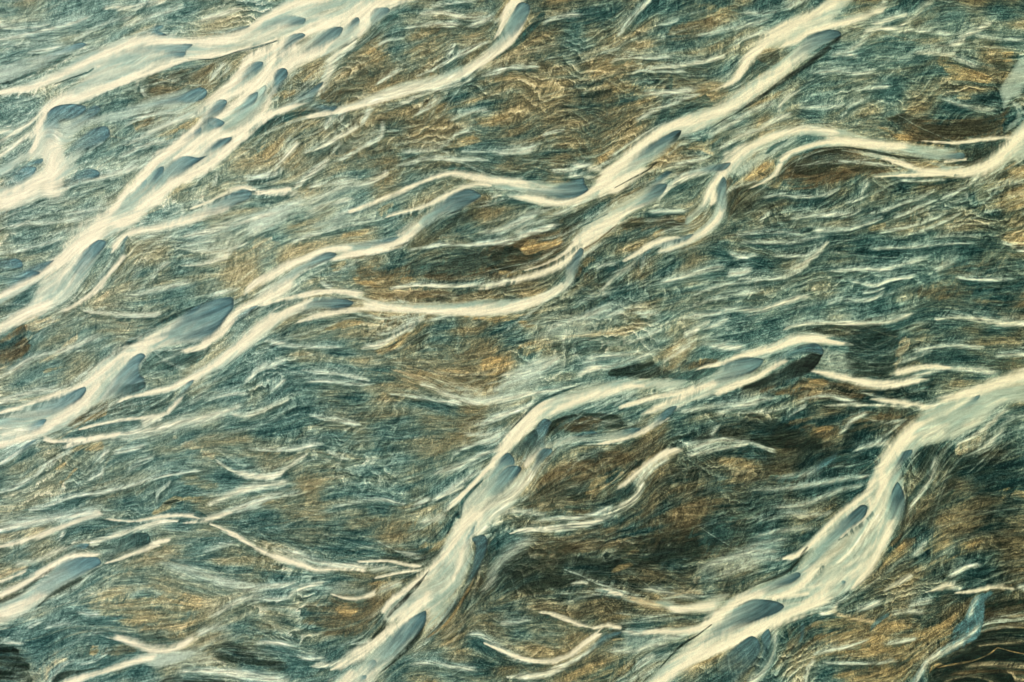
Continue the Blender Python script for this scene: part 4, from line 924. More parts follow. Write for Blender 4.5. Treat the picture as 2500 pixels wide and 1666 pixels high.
R b .8 .6 .6 | C2:760,690,10 850,640,16 950,560,16 1030,490,8
R k .75 .6 .5 | D1:850,300,30 700,430,44 550,540,44 400,640,34 300,710,26 150,820,22 0,920,16 C1:1900,980,14 1780,1060,10
R k .7 .5 .5 | C1:1360,1320,10 1280,1390,14 1150,1460,14 1000,1540,8
R k .8 .5 .5 | C4:1380,1440,10 1480,1330,20 1580,1240,24 1680,1180,16 1800,1090,10
R k .8 .5 .5 | B4:1140,1040,40 1120,1110,40 1020,1210,30
R k .75 .5 .5 | B4:1490,660,10 1400,770,30 1300,880,34 1200,980,34 1140,1050,20
R d .85 .5 .5 | B3:1950,1240,20 1850,1330,34 1770,1430,44 1740,1540,50 B4:1720,170,34 1680,270,24 1650,340,14
R k .7 .6 .6 | D4:580,440,14 500,560,24 440,630,24 350,690,40 150,760,30 0,840,14
R k .6 .6 .6 | A4:480,590,16 400,650,24 280,740,44 150,830,60 0,900,60 -60,930,60
R k .6 .6 .6 | A4:700,690,30 560,770,50 400,860,40 300,950,20
R d .7 .5 .6 | D1:420,1140,20 300,1200,40 240,1260,30
R k .7 .6 .6 | D1:600,1225,14 850,1205,24 1100,1240,24 1300,1280,20 1500,1300,12
R k .6 .6 .6 | B4:1950,370,40 1960,450,40 1910,600,44 1850,750,40 1760,880,34 1660,1020,30 1500,1190,16
R o .7 .6 .6 | B4:1880,680,16 1820,800,20 1750,920,20 1640,1080,20 1480,1200,12
R k .8 .6 .6 | B4:1470,1040,30 1410,1180,44 1310,1300,44 1180,1420,30 1080,1500,16
R k .8 .6 .5 | C3:2350,380,60 2200,450,50 2050,500,30
R k .6 .5 .5 | D3:1360,1260,16 1385,1360,24 1380,1480,30 1350,1600,40
"""
BARS = r"""
s .85 | B1:490,145 100,240 | B1:490,150 400,130 330,130 220,160 120,220 200,225 350,215 470,195
s .95 | B1:470,280 240,520 | B1:490,285 460,268 400,275 330,315 280,390 230,480 200,560 260,500 340,410 430,340 470,310
s .9 | B1:780,235 480,450 | B1:795,225 740,218 660,240 590,285 520,360 450,430 560,410 680,350 770,290
s .85 | B1:915,150 780,320 | B1:920,140 935,180 900,230 820,300 780,310 810,240 850,180 885,145
s .85 | B1:1150,75 1000,260 | B1:1165,62 1060,62 1030,100 1020,170 1000,220 1060,210 1120,150 1180,90
s 1 | B1:330,590 210,760 | B1:335,575 300,553 250,575 225,620 210,690 180,790 230,750 290,690 340,625
s 1 | B1:625,680 400,830 | B1:635,668 570,700 480,745 400,780 300,850 400,850 520,840 570,780 610,720
s .95 | B1:740,875 460,870 | B1:752,868 715,912 600,912 480,890 420,870 520,830 600,845 680,865
s .95 | B1:2260,40 2000,440 | B1:2200,70 2230,25 2280,15 2330,50 2320,110 2260,220 2150,330 1990,450 1850,530 1980,400 2080,300 2150,170
v .85 | A1:2160,700 1850,1040 | A1:2175,690 2100,735 2000,815 1900,920 1830,985 1880,1060 1970,1030 2070,940 2135,840 2180,735
s .85 | A1:2080,770 1900,980 | A1:2110,750 2040,780 1950,880 1880,960 1950,980 2040,900 2100,820
s 1 | A1:2145,510 1930,690 | A1:2155,505 2095,503 2030,540 1975,600 1900,690 2000,650 2090,600 2145,550
s 1 | A1:2340,580 2180,830 | A1:2350,570 2310,555 2270,590 2245,640 2235,700 2190,800 2240,760 2310,680 2355,620
s 1 | A1:1845,830 1640,1020 | A1:1858,822 1800,812 1720,875 1660,950 1590,1050 1690,1000 1790,930 1850,870
s .95 | A1:1800,990 1600,1110 | A1:1838,1000 1765,962 1700,975 1630,1050 1550,1130 1680,1070 1780,1050 1825,1025
s .8 | A1:1640,1050 1490,1160 | A1:1648,1042 1580,1075 1500,1145 1560,1130 1640,1090
s .95 | A1:1885,1130 1620,1300 | A1:1897,1123 1800,1138 1700,1195 1580,1285 1650,1295 1780,1225 1880,1165
s 1 | A1:1600,1290 1250,1540 | A1:1705,1268 1620,1290 1520,1273 1430,1300 1345,1365 1260,1450 1180,1568 1300,1500 1400,1470 1480,1430 1560,1370 1650,1310
s 1 | A2:1320,30 1190,210 | A2:1338,15 1280,40 1210,110 1180,170 1175,215 1280,165 1340,70
s .8 | A2:1190,135 1080,240 | A2:1200,125 1130,170 1070,240 1060,260 1110,245 1190,190
s 1 | A1:1670,740 1000,900 | A1:1690,735 1640,712 1560,735 1450,785 1300,820 1150,860 1020,890 1200,880 1400,840 1550,845 1650,820 1695,780
s 1 | A1:450,880 430,1160 | A1:600,850 480,860 400,905 365,990 345,1080 360,1180 420,1150 480,1080 500,990 600,980 700,910 700,870
s .9 | A1:820,870 560,1030 | A1:825,880 780,860 700,890 660,940 560,1000 560,1060 700,1000 800,940
s 1 | A1:870,1060 560,1270 | A1:880,1040 820,1035 720,1070 630,1130 560,1200 530,1290 620,1240 720,1210 830,1170 900,1110
s 1 | A1:800,1400 520,1480 | A1:815,1410 760,1380 680,1385 600,1420 520,1470 600,1480 720,1470 810,1450
s .95 | A1:280,1370 0,1500 | A1:300,1370 220,1360 100,1400 0,1450 -60,1480 -60,1560 50,1530 180,1480 280,1420
s .9 | A1:340,1300 60,1400 | A1:350,1295 250,1320 120,1380 0,1420 60,1430 200,1370 340,1340
s 1 | A1:690,360 300,470 | A1:712,362 650,345 560,370 430,420 250,470 350,475 520,440 660,395
s .9 | A1:1330,220 1100,290 | A1:1345,215 1290,203 1200,240 1090,280 1200,280 1370,290 1310,250
s .8 | A1:1560,380 1080,420 | A1:1578,360 1400,358 1200,370 1080,375 980,420 1100,420 1300,430 1480,460 1520,450 1530,410
s .7 | A1:2040,215 1700,270 | A1:2050,208 1900,228 1700,265 1580,300 1800,275 1980,245
s .7 | A1:1500,430 1200,480 | A1:1520,425 1400,430 1280,455 1150,500 1350,480 1500,465
s .95 | A2:820,635 620,940 | A2:800,620 870,638 850,690 780,770 720,850 650,940 560,960 560,890 620,790 700,690
s .85 | A2:2050,235 1620,420 | A2:2065,228 2000,203 1880,230 1780,290 1650,350 1560,440 1700,410 1900,350 2040,285
s .75 | A2:1020,610 960,770 | A2:1050,580 1005,620 970,680 955,750 1000,785 1035,720 1025,650
s 1 | A2:160,810 -60,860 | A2:180,800 130,772 60,780 -60,800 -60,880 60,870 180,850
s .85 | A2:430,790 50,920 | A2:442,783 300,820 180,870 0,915 -60,930 -60,970 150,930 320,885 400,830
s 1 | A2:320,880 20,1010 | A2:330,890 250,868 160,900 60,950 -60,990 -60,1090 80,1020 200,955 300,910
s .95 | B2:1880,240 1420,560 | B2:1800,205 1870,215 1930,262 1830,330 1720,400 1600,430 1500,500 1400,560 1380,520 1450,420 1560,330 1700,240
s .75 | B2:1220,600 850,660 | B2:1255,592 1100,612 950,640 800,660 950,670 1100,660 1220,625
s .85 | B2:720,740 280,950 | B2:745,735 660,720 540,765 400,845 250,950 150,1040 300,980 430,900 550,840 690,785
s 1 | A2:1880,1150 1250,1430 | A2:1905,1095 1800,1098 1690,1125 1550,1200 1400,1310 1250,1420 1300,1460 1500,1470 1700,1430 1800,1340 1860,1250 1910,1180
s .9 | A2:1630,1170 1380,1350 | A2:1645,1155 1550,1190 1430,1270 1350,1340 1480,1290 1590,1230
s .85 | A2:2090,1165 1880,1310 | A2:2110,1158 2000,1190 1920,1240 1850,1310 1940,1290 2030,1230
s 1 | A3:1170,230 780,620 | A3:1150,203 1195,230 1145,300 1150,370 1185,430 1190,485 1080,540 930,580 800,640 700,680 800,560 900,430 1000,320 1090,230
d .6 | A3:1150,470 850,600 | A3:1185,440 1190,485 1080,540 930,580 800,640 760,660 850,560 980,460 1080,460
s .95 | A3:680,500 250,700 | A3:695,480 600,508 480,560 300,625 0,705 -60,800 200,740 400,700 560,640 650,590 705,515
s .95 | A3:350,765 170,840 | A3:382,748 300,755 230,795 180,835 260,840 330,815
s .9 | A3:1570,440 1420,620 | A3:1592,422 1540,440 1480,495 1430,565 1360,640 1440,620 1500,560 1560,480
s .75 | A3:250,940 60,1060 | A3:310,905 220,940 120,1010 20,1090 100,1050 220,980
s .95 | B2:850,1140 430,1180 | B2:885,1130 800,1103 650,1093 520,1110 430,1150 400,1210 500,1205 620,1190 730,1195 850,1170
s 1 | D1:810,265 420,590 | D1:852,280 830,253 760,240 680,255 570,298 500,368 420,450 420,540 500,500 650,410 780,330 835,310
k .75 | D1:840,300 480,580 | D1:855,290 800,310 690,400 560,490 430,590 400,630 560,540 720,420 830,330
s 1 | C1:1540,1085 1080,1400 | C1:1555,1068 1500,1068 1400,1118 1250,1210 1120,1320 1080,1390 1200,1330 1340,1260 1450,1190 1530,1130
k .7 | C1:1530,1100 1360,1270 | C1:1552,1072 1500,1110 1430,1180 1360,1270 1330,1320 1450,1210 1525,1140
s 1 | C2:740,180 250,190 | C2:750,108 760,160 795,210 720,262 600,293 480,282 370,255 250,200 400,190 500,180 570,150 650,140
s .95 | C2:1450,70 1200,230 | C2:1480,65 1430,58 1360,100 1290,165 1170,250 1300,200 1400,130
s .95 | C2:1420,175 1120,370 | C2:1437,163 1360,163 1280,210 1180,290 1080,370 1150,370 1250,340 1340,295 1405,240
s .85 | C2:1920,5 1500,120 | C2:1960,-12 1850,0 1650,45 1540,90 1620,100 1750,65 1900,55
s .9 | C2:735,700 600,1000 | C2:725,683 755,705 740,760 700,880 670,980 600,1030 570,990 610,900 590,850 640,790 700,710
s .9 | C2:1890,120 1860,420 | C2:1900,100 1925,150 1930,280 1925,350 1900,430 1840,430 1835,330 1825,240 1855,160
s .7 | C2:1630,590 1400,640 | C2:1660,570 1550,590 1420,615 1350,650 1450,640 1600,620
s .6 | C2:1300,700 1130,850 | C2:1320,690 1250,720 1150,800 1080,880 1170,850 1260,770
s .85 | D1:1850,1265 1500,1250 | D1:1820,1243 1868,1265 1850,1300 1740,1310 1600,1290 1500,1260 1650,1265 1750,1250
s 1 | D3:670,165 280,310 | D3:560,128 640,123 690,155 707,200 685,222 600,205 500,230 380,280 260,330 300,250 400,180
k .95 | D3:670,260 0,540 | D3:703,212 690,235 655,300 600,360 500,400 400,435 300,475 200,515 0,575 C3:1850,600 1880,565 D3:0,495 150,435 300,360 450,280 600,208 680,220
s 1 | C3:2200,265 1780,460 | C3:2225,255 2100,238 1985,263 1870,300 1860,350 1760,430 1850,450 2000,405 2130,365 2205,310
s 1 | C3:450,770 260,1110 | C3:435,740 490,770 472,800 445,900 430,980 330,1060 240,1140 195,1135 150,1015 250,910 350,830 385,775
d .6 | C3:330,880 180,1080 | C3:350,830 380,880 340,980 240,1100 190,1130 150,1015 250,910
s 1 | C3:150,1060 0,1290 | C3:130,1018 180,1065 185,1120 100,1145 40,1200 0,1290 -40,1330 -80,1280 0,1165 60,1080
s 1 | C3:210,1150 0,1400 | C3:180,1125 245,1150 195,1230 100,1310 -30,1450 -100,1500 0,1300 40,1210 90,1155
s .95 | C3:470,1000 330,1200 | C3:430,985 500,993 480,1040 410,1110 350,1190 310,1200 320,1130 380,1015
s .95 | C3:1200,825 950,880 | C3:1225,822 1130,818 1040,850 900,870 1050,885 1180,862
s .8 | C3:840,855 550,920 | C3:875,862 800,840 700,858 550,905 480,930 650,905 780,880
s .9 | C3:1400,720 1280,830 | C3:1520,640 1450,650 1350,730 1270,800 1300,830 1400,770 1480,700
m .9 | B4:1930,420 1560,1120 | B4:1945,350 1980,395 1965,500 1910,640 1855,750 1755,900 1655,1050 1500,1190 1450,1220 1470,1140 1620,960 1760,800 1850,600 1880,450 1850,385
s 1 | B4:1455,1010 1100,1400 | B4:1475,975 1430,990 1350,1032 1250,1112 1150,1205 1050,1290 1000,1400 1150,1390 1300,1270 1400,1180 1470,1070
s .75 | B4:1050,1380 990,1470 | B4:1070,1400 1050,1375 1010,1390 980,1440 990,1480 1040,1450
s .7 | B4:960,1510 910,1560 | B4:990,1505 950,1505 910,1540 930,1570 980,1540
s .75 | B4:1860,290 1780,480 | B4:1878,275 1840,320 1780,400 1740,470 1800,450 1850,380
s 1 | D3:1410,1010 1260,1220 | D3:1433,995 1350,1013 1320,1050 1270,1130 1230,1230 1290,1190 1360,1100 1420,1050
s 1 | D3:1330,1340 1290,1600 | D3:1310,1258 1275,1310 1245,1400 1230,1500 1240,1620 1340,1620 1375,1470 1355,1330
s .8 | D3:1960,570 1850,640 | D3:1990,545 1900,580 1820,640 1780,670 1880,650 1960,600
s 1 | D4:1020,140 620,560 | D4:1065,122 1015,108 940,160 850,232 740,340 600,490 520,610 560,640 680,520 800,410 920,310 1040,210
s 1 | D4:500,675 150,790 | D4:517,670 480,658 400,688 250,740 50,810 0,840 150,830 330,790 440,755 512,700
s 1 | C4:2270,920 1780,1220 | C4:2400,940 2350,905 2240,883 2130,885 2010,938 1910,1015 1820,1095 1680,1200 1720,1240 1900,1160 2050,1100 2200,1055 2350,985
s 1 | C4:2140,1220 1950,1560 | C4:2130,1180 2180,1208 2205,1290 2155,1400 2060,1520 2000,1620 1770,1620 1800,1520 1880,1380 1950,1300 2050,1220
s 1 | C4:2270,1180 2150,1480 | C4:2270,1125 2290,1190 2272,1300 2200,1420 2080,1560 2030,1600 2140,1450 2205,1340 2212,1250 2200,1190 2240,1140
s .7 | D4:870,745 840,790 | D4:890,735 860,725 840,755 850,780 880,760
s .8 | A4:790,555 280,880 | A4:830,590 800,540 750,535 620,540 520,562 430,620 340,700 250,790 200,880 300,860 430,800 560,740 700,670
s 1 | A4:770,580 550,700 | A4:830,590 800,540 750,535 620,540 540,570 500,640 600,700 720,650
d .8 | A4:1190,370 860,540 | A4:1212,345 1232,390 1220,430 1100,472 950,522 850,555 800,535 900,440 1000,372 1100,337
s .85 | A4:700,440 500,480 | A4:730,430 650,425 560,440 480,490 600,480 700,470
d .75 | A4:1680,190 1430,160 | A4:1700,210 1640,160 1560,135 1450,160 1380,180 1500,170 1600,190
s .95 | C4:1050,1155 780,1330 | C4:1068,1155 1000,1148 920,1180 840,1250 780,1320 850,1290 930,1230 1000,1195
s .8 | C4:980,1160 600,1430 | C4:970,1160 880,1200 800,1280 700,1350 600,1420 680,1410 800,1330 900,1240
"""

S = 0.6                      # map cells per survey unit
W0, H0 = 2500, 1666
NX, NY = int(W0*S), int(H0*S)
TILE = {'A':0.0,'B':600.0,'C':1200.0,'D':1800.0}
TROW = {'1':0.0,'2':400.0,'3':800.0,'4':1199.0}
Z = 700.0/2350.0
rng = np.random.default_rng(7)
NTHREAD = 1700
NFRAY = 500
NSTRAND = 420

def parse_pts(txt, n):
    pts=[]; ox=oy=0.0
    for tok in txt.split():
        if ':' in tok:
            h,tok=tok.split(':'); ox=TILE[h[0]]; oy=TROW[h[1]]
            if not tok: continue
        v=[float(q) for q in tok.split(',')]
        p=[(ox+v[0]*Z)*S,(oy+v[1]*Z)*S]
        if n==3: p.append(v[2]*Z*S if len(v)>2 else 8*Z*S)
        pts.append(p)
    return np.array(pts)

def spline(p, closed=False, step=6.0):
    n=len(p)
    if n<3 and not closed:
        t=np.linspace(0,1,max(4,int(np.hypot(*(p[-1]-p[0])[:2])/step)))[:,None]
        return p[0]*(1-t)+p[-1]*t
    out=[]
    m=n if closed else n-1
    for i in range(m):
        if closed: a,b,c,d=p[(i-1)%n],p[i],p[(i+1)%n],p[(i+2)%n]
        else: a,b,c,d=p[max(i-1,0)],p[i],p[i+1],p[min(i+2,n-1)]
        L=np.hypot(*(c-b)[:2]); k=max(2,int(L/step))
        # centripetal-ish: limit overshoot by scaling tangents
        la=max(np.hypot(*(b-a)[:2]),1e-6); lc=max(np.hypot(*(d-c)[:2]),1e-6)
        t1=(c-a)*min(1,2*la/(la+L),)*0.5*min(1.0,L/(0.5*(la+L))) if la>1e-3 else (c-b)*.5
        t2=(d-b)*0.5*min(1.0,L/(0.5*(lc+L)))
        t=(np.arange(k)/k)[:,None]
        h00=2*t**3-3*t**2+1; h10=t**3-2*t**2+t; h01=-2*t**3+3*t**2; h11=t**3-t**2
        out.append(h00*b+h10*t1+h01*c+h11*t2)
    r=np.concatenate(out)
    if not closed: r=np.concatenate([r,p[-1:]])
    return r

def sst(a,b,x):
    t=np.clip((x-a)/(b-a),0,1); return t*t*(3-2*t)

def blur(a, s):
    ny,nx=a.shape
    fy=np.fft.fftfreq(ny)[:,None]; fx=np.fft.rfftfreq(nx)[None,:]
    k=np.exp(-2*(np.pi*s)**2*(fx*fx+fy*fy))
    return np.fft.irfft2(np.fft.rfft2(a)*k,s=a.shape)

def norm(a): 
    a=a-a.mean(); return a/a.std()

def white(): return rng.standard_normal((NY,NX)).astype(np.float32)

def bil(a,x,y):
    x=np.clip(x,0,NX-1.001); y=np.clip(y,0,NY-1.001)
    i=x.astype(np.int32); j=y.astype(np.int32); fx=x-i; fy=y-j
    q=j*NX+i; r=a.reshape(-1)
    return (r[q]*(1-fx)+r[q+1]*fx)*(1-fy)+(r[q+NX]*(1-fx)+r[q+NX+1]*fx)*fy

def lic(fields, ux, uy):
    # fields: list of (array, length): average each along the flow
    acc=[a.copy() for a,_ in fields]; wt=[1.0]*len(fields)
    mx=max(L for _,L in fields); X,Y=np.meshgrid(np.arange(NX,dtype=np.float32),np.arange(NY,dtype=np.float32))
    for sg in (1,-1):
        x=X.copy(); y=Y.copy(); d=0.0
        h=1.5
        while d<mx:
            vx=bil(ux,x,y); vy=bil(uy,x,y)
            x+=sg*h*vx; y+=sg*h*vy; d+=h
            for i,(a,L) in enumerate(fields):
                if d<L:
                    w=0.5+0.5*np.cos(np.pi*d/L); acc[i]+=w*bil(a,x,y)
                    if sg==1: wt[i]+=2*w
            if d>16: h=2.5
    return [norm(a/w) for a,w in zip(acc,wt)]

def grid_map(rows, n, m):
    g=np.array([[float(c) for c in r] for r in rows]); 
    yy=(np.arange(NY)+.5)/NY*m-.5; xx=(np.arange(NX)+.5)/NX*n-.5
    yy=np.clip(yy,0,m-1.001); xx=np.clip(xx,0,n-1.001)
    j=yy.astype(int); i=xx.astype(int); fy=(yy-j)[:,None]; fx=(xx-i)[None,:]
    fy=fy*fy*(3-2*fy); fx=fx*fx*(3-2*fx)
    a=g[j][:,i]; b=g[j][:,i+1]; c=g[j+1][:,i]; d=g[j+1][:,i+1]
    return blur((a*(1-fx)+b*fx)*(1-fy)+(c*(1-fx)+d*fx)*fy, 25*S)

def srgb(*c):
    c=np.array(c)/255.0
    return c.astype(np.float32)

def box(p, pad):
    x0=int(max(0,np.floor(p[:,0].min()-pad))); x1=int(min(NX,np.ceil(p[:,0].max()+pad)))
    y0=int(max(0,np.floor(p[:,1].min()-pad))); y1=int(min(NY,np.ceil(p[:,1].max()+pad)))
    return x0,x1,y0,y1

def poly_sdf(p, x0,x1,y0,y1):
    # signed distance (positive inside)
    X,Y=np.meshgrid(np.arange(x0,x1,dtype=np.float32),np.arange(y0,y1,dtype=np.float32))
    d2=np.full(X.shape,1e9,np.float32); ins=np.zeros(X.shape,bool)
    n=len(p)
    for i in range(n):
        ax,ay=p[i]; bx,by=p[(i+1)%n]
        ex,ey=bx-ax,by-ay; l2=ex*ex+ey*ey+1e-9
        t=np.clip(((X-ax)*ex+(Y-ay)*ey)/l2,0,1)
        dx=X-ax-t*ex; dy=Y-ay-t*ey
        np.minimum(d2,dx*dx+dy*dy,out=d2)
        if ay!=by:
            c=((ay>Y)!=(by>Y)); ins^= c & (X<(bx-ax)*(Y-ay)/(by-ay)+ax)
    d=np.sqrt(d2)
    return np.where(ins,d,-d)

def ribbon(p, x0,x1,y0,y1):
    # distance / half width, side (+ upper), running parameter
    X,Y=np.meshgrid(np.arange(x0,x1,dtype=np.float32),np.arange(y0,y1,dtype=np.float32))
    best=np.full(X.shape,1e9,np.float32); Q=np.full(X.shape,9.0,np.float32); up=np.zeros(X.shape,np.float32); T=np.zeros(X.shape,np.float32); HW=np.ones(X.shape,np.float32)
    n=len(p)-1
    for i in range(n):
        ax,ay,aw=p[i]; bx,by,bw=p[i+1]
        ex,ey=bx-ax,by-ay; l2=ex*ex+ey*ey+1e-9
        t=np.clip(((X-ax)*ex+(Y-ay)*ey)/l2,0,1)
        dx=X-ax-t*ex; dy=Y-ay-t*ey; d=np.sqrt(dx*dx+dy*dy)
        hw=np.maximum(.5*(aw+(bw-aw)*t),.6)
        q=d/hw
        m=q<Q
        Q=np.where(m,q,Q); HW=np.where(m,hw,HW)
        nx,ny=(ey,-ex)
        if ny>0 or (ny==0 and nx>0): nx,ny=-nx,-ny
        up=np.where(m,np.where(dx*nx+dy*ny>0,1,-1),up); T=np.where(m,(i+t)/n,T)
    return Q,up,T,HW

BROWN_MAP = ["3224235665433222","3365677767643245","3345766566544466","4444334555444346","3444467775333223","5633346642322135","3422235621234653","5544334457765336","4544654366753247","3566346577643575","2354343565564887"]
LIGHT_MAP = ["6655555544455555","6545444444455544","6655554545555543","5566665445543344","4555653333444444","4555455455555534","5544334454443244","5444444453232232","5454444443333233","5555433331244342","3444434344544441"]
# ground ripple direction: angle of the grain, degrees above the horizontal on the right (4 columns x 3 rows used as 8x5)
ANG_MAP = [[28,24,16,8,6,4,4,4],[26,24,20,14,4,6,8,4],[22,18,14,10,12,14,14,6],[18,12,2,0,16,8,6,4],[8,2,-4,8,4,14,20,20]]

COL = {'c':srgb(251,241,197),'w':srgb(222,226,188),'v':srgb(156,182,158),'l':srgb(197,213,183),'m':srgb(72,106,102),'s':srgb(72,105,102),
       'd':srgb(34,62,56),'b':srgb(82,73,48),'k':srgb(22,34,26),'o':srgb(188,158,98),'t':srgb(206,187,136)}

def build():
    strokes=[]
    for ln in STROKES.split('\n'):
        ln=ln.strip()
        if not ln or ln[0]=='#': continue
        a,b=ln.split('|',1); a=a.split()
        if a[0]=='F':
            p=parse_pts(b,2); strokes.append(('F',a[1],float(a[2]),float(a[3])*Z*S,spline(p,True)))
        else:
            p=parse_pts(b,3)
            if a[1] in 'lw' and p[:,2].max()<60*Z*S: p[:,2]*=1.3
            strokes.append(('R',a[1],float(a[2]),float(a[3]),float(a[4]),spline(p)))
    bars=[]
    for ln in BARS.split('\n'):
        ln=ln.strip()
        if not ln: continue
        a,b,c=ln.split('|'); a=a.split()
        pre=c.split(':')[0].strip()
        h=parse_pts(b,2); bars.append((a[0],float(a[1]),h[0],h[1],spline(parse_pts(c,2),True,4.0)))
    # flow field -------------------------------------------------------
    R=8; ny,nx=NY//R+1,NX//R+1
    gx=np.zeros((ny,nx)); gy=np.zeros((ny,nx)); gw=np.zeros((ny,nx))
    def splat(px,py,tx,ty,w):
        i=int(px/R); j=int(py/R)
        if 0<=i<nx and 0<=j<ny: gx[j,i]+=tx*w; gy[j,i]+=ty*w; gw[j,i]+=w
    for s in strokes:
        if s[0]!='R': continue
        p=s[-1]
        for i in range(len(p)-1):
            tx,ty=p[i+1,:2]-p[i,:2]; l=np.hypot(tx,ty)+1e-9
            if tx>0: tx,ty=-tx,-ty
            splat(p[i,0],p[i,1],tx/l,ty/l,min(l,8)*(.4+p[i,2]/(14*S)))
    for b in bars:
        t=b[3]-b[2]; l=np.hypot(*t)+1e-9
        if t[0]>0: t=-t
        for k in np.linspace(0,1,12): 
            q=b[2]+(b[3]-b[2])*k; splat(q[0],q[1],t[0]/l,t[1]/l,6)
    global NXs
    def sblur(a,s):
        fy=np.fft.fftfreq(a.shape[0])[:,None]; fx=np.fft.rfftfreq(a.shape[1])[None,:]
        return np.fft.irfft2(np.fft.rfft2(a)*np.exp(-2*(np.pi*s)**2*(fx*fx+fy*fy)),s=a.shape)
    ang=np.radians(np.array(ANG_MAP,float))
    def up(a,oy,ox):
        yy=np.clip((np.arange(oy)+.5)/oy*a.shape[0]-.5,0,a.shape[0]-1.001); xx=np.clip((np.arange(ox)+.5)/ox*a.shape[1]-.5,0,a.shape[1]-1.001)
        j=yy.astype(int); i=xx.astype(int); fy=(yy-j)[:,None]; fx=(xx-i)[None,:]
        return (a[j][:,i]*(1-fx)+a[j][:,i+1]*fx)*(1-fy)+(a[j+1][:,i]*(1-fx)+a[j+1][:,i+1]*fx)*fy
    A=up(ang,ny,nx)
    ux=-np.cos(A)*.9; uy=np.sin(A)*.9
    
    for sc,k in ((1.2,1.0),(2.6,.5),(5.0,.08)):
        ux=ux+k*sblur(gx,sc)*sc; uy=uy+k*sblur(gy,sc)*sc
    l=np.hypot(ux,uy)+1e-9; ux/=l; uy/=l
    ux=up(ux,NY,NX).astype(np.float32); uy=up(uy,NY,NX).astype(np.float32)
    # the grain wanders a little on its own
    wob=.14*norm(blur(white(),26*S))+.08*norm(blur(white(),10*S))
    ca,sa=np.cos(wob*.7),np.sin(wob*.7)
    vx=ux*ca-uy*sa; vy=ux*sa+uy*ca
    l=np.hypot(vx,vy)+1e-9; vx=(vx/l).astype(np.float32); vy=(vy/l).astype(np.float32)
    f32=lambda a:a.astype(np.float32)
    N=lic([(f32(blur(white(),11*S)),150*S),(f32(blur(white(),4.0*S)),80*S),(f32(blur(white(),1.8*S)),40*S),(f32(blur(white(),.9*S)),18*S),(f32(blur(white(),8*S)),110*S),(f32(blur(white(),3.0*S)),150*S),(f32(blur(white(),1.3*S)),80*S)],vx,vy)
    nA,nB,nC,nD,nE,nS,nT=N
    # steep rills across the grain
    c,s=np.cos(.95),np.sin(.95)
    wx=f32(vx*c+vy*s); wy=f32(-vx*s+vy*c)
    M=lic([(f32(blur(white(),1.1*S)),16*S),(f32(blur(white(),2.2*S)),30*S)],wx,wy)
    mA,mB=M
    speck=norm(white())
    # ground -----------------------------------------------------------
    br=grid_map(BROWN_MAP,16,11)/9.0; lt=grid_map(LIGHT_MAP,16,11)/9.0
    big=norm(blur(white(),60*S)); pat=norm(blur(white(),25*S))
    rs=np.clip(.75+.30*big,.25,1.2)             # how strongly the plain is rippled here
    # ripples: long lips across the plain, following its slope, with rilled feet
    TA=np.tan(up(ang,NY,NX)); PS=np.arange(NY)[:,None]+np.cumsum(TA,1)
    lw=norm(blur(white(),45*S)); lw2=norm(blur(white(),16*S))
    ph=PS/(31*S)+.95*lw+.30*lw2+.26*nA+.07*nB+.085*mB+.045*mA
    saw=ph%1.0
    saw=np.where(saw<.88,saw/.88,(1-saw)/.12)
    ph2=PS/(14*S)+1.1*lw2+.9*lw+.34*nE+.12*nB+.10*mB+.06*mA
    saw2=ph2%1.0
    saw2=np.where(saw2<.84,saw2/.84,(1-saw2)/.16)
    amp=np.clip(.62+.34*nA+.30*nE,.05,1.5)
    brk=np.clip(.7+.5*nB,0,1.4)
    fleck=sst(.7,1.9,-(.6*nB+.5*nC+.35*mB+.2*mA))
    halo=blur(wsheet(strokes),12*S)
    haze_lr=.085-.155*np.arange(NX)[None,:]/NX  # haze painted into the ground tone, brighter towards the left
    val=lt*.60+.160+haze_lr-.07*fleck+.16*halo + rs*(.33*amp*(saw**2.3-.30)+.15*brk*(saw2**2.0-.33)) +.020*nB+.018*nC+.034*nD+.020*mA+.008*mB+.036*speck+.035*nE+.035*nA+.03*pat
    val=.46+(val-.46)*(1.0+.30*np.arange(NX)/NX)[None,:]  # haze also flattens the painted contrast on the left
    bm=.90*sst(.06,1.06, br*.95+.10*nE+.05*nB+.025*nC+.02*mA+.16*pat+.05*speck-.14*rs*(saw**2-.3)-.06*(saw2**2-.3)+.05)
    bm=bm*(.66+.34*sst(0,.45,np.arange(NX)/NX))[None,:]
    teal=[srgb(14,40,37),srgb(48,82,75),srgb(104,136,119),srgb(164,189,162),srgb(232,232,194)]
    brow=[srgb(26,30,20),srgb(72,68,46),srgb(126,114,76),srgb(182,161,108),srgb(222,205,150)]
    def ramp(v,cs):
        v=np.clip(v,0,.999)*(len(cs)-1); i=v.astype(int); f=(v-i)[...,None]; cs=np.array(cs)
        return cs[i]*(1-f)+cs[i+1]*f
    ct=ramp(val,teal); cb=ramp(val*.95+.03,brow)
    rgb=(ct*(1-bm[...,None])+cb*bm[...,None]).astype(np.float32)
    hgt=(.22*saw+.10*saw2).astype(np.float32)      # ripple relief
    water=np.zeros((NY,NX),np.float32); isl=np.zeros((NY,NX),np.int16)
    rr=np.random.default_rng(21)
    threads=[]
    dkm=np.zeros((NY,NX),np.float32)
    for q in strokes:
        if q[0]=='F' and q[1] in 'kbd':
            x0,x1,y0,y1=box(q[-1],4)
            if x1>x0 and y1>y0: dkm[y0:y1,x0:x1]=np.maximum(dkm[y0:y1,x0:x1],np.clip(q[2],0,1)*(poly_sdf(q[-1],x0,x1,y0,y1)>0))
    dkm=blur(dkm,6*S)
    inside=[]
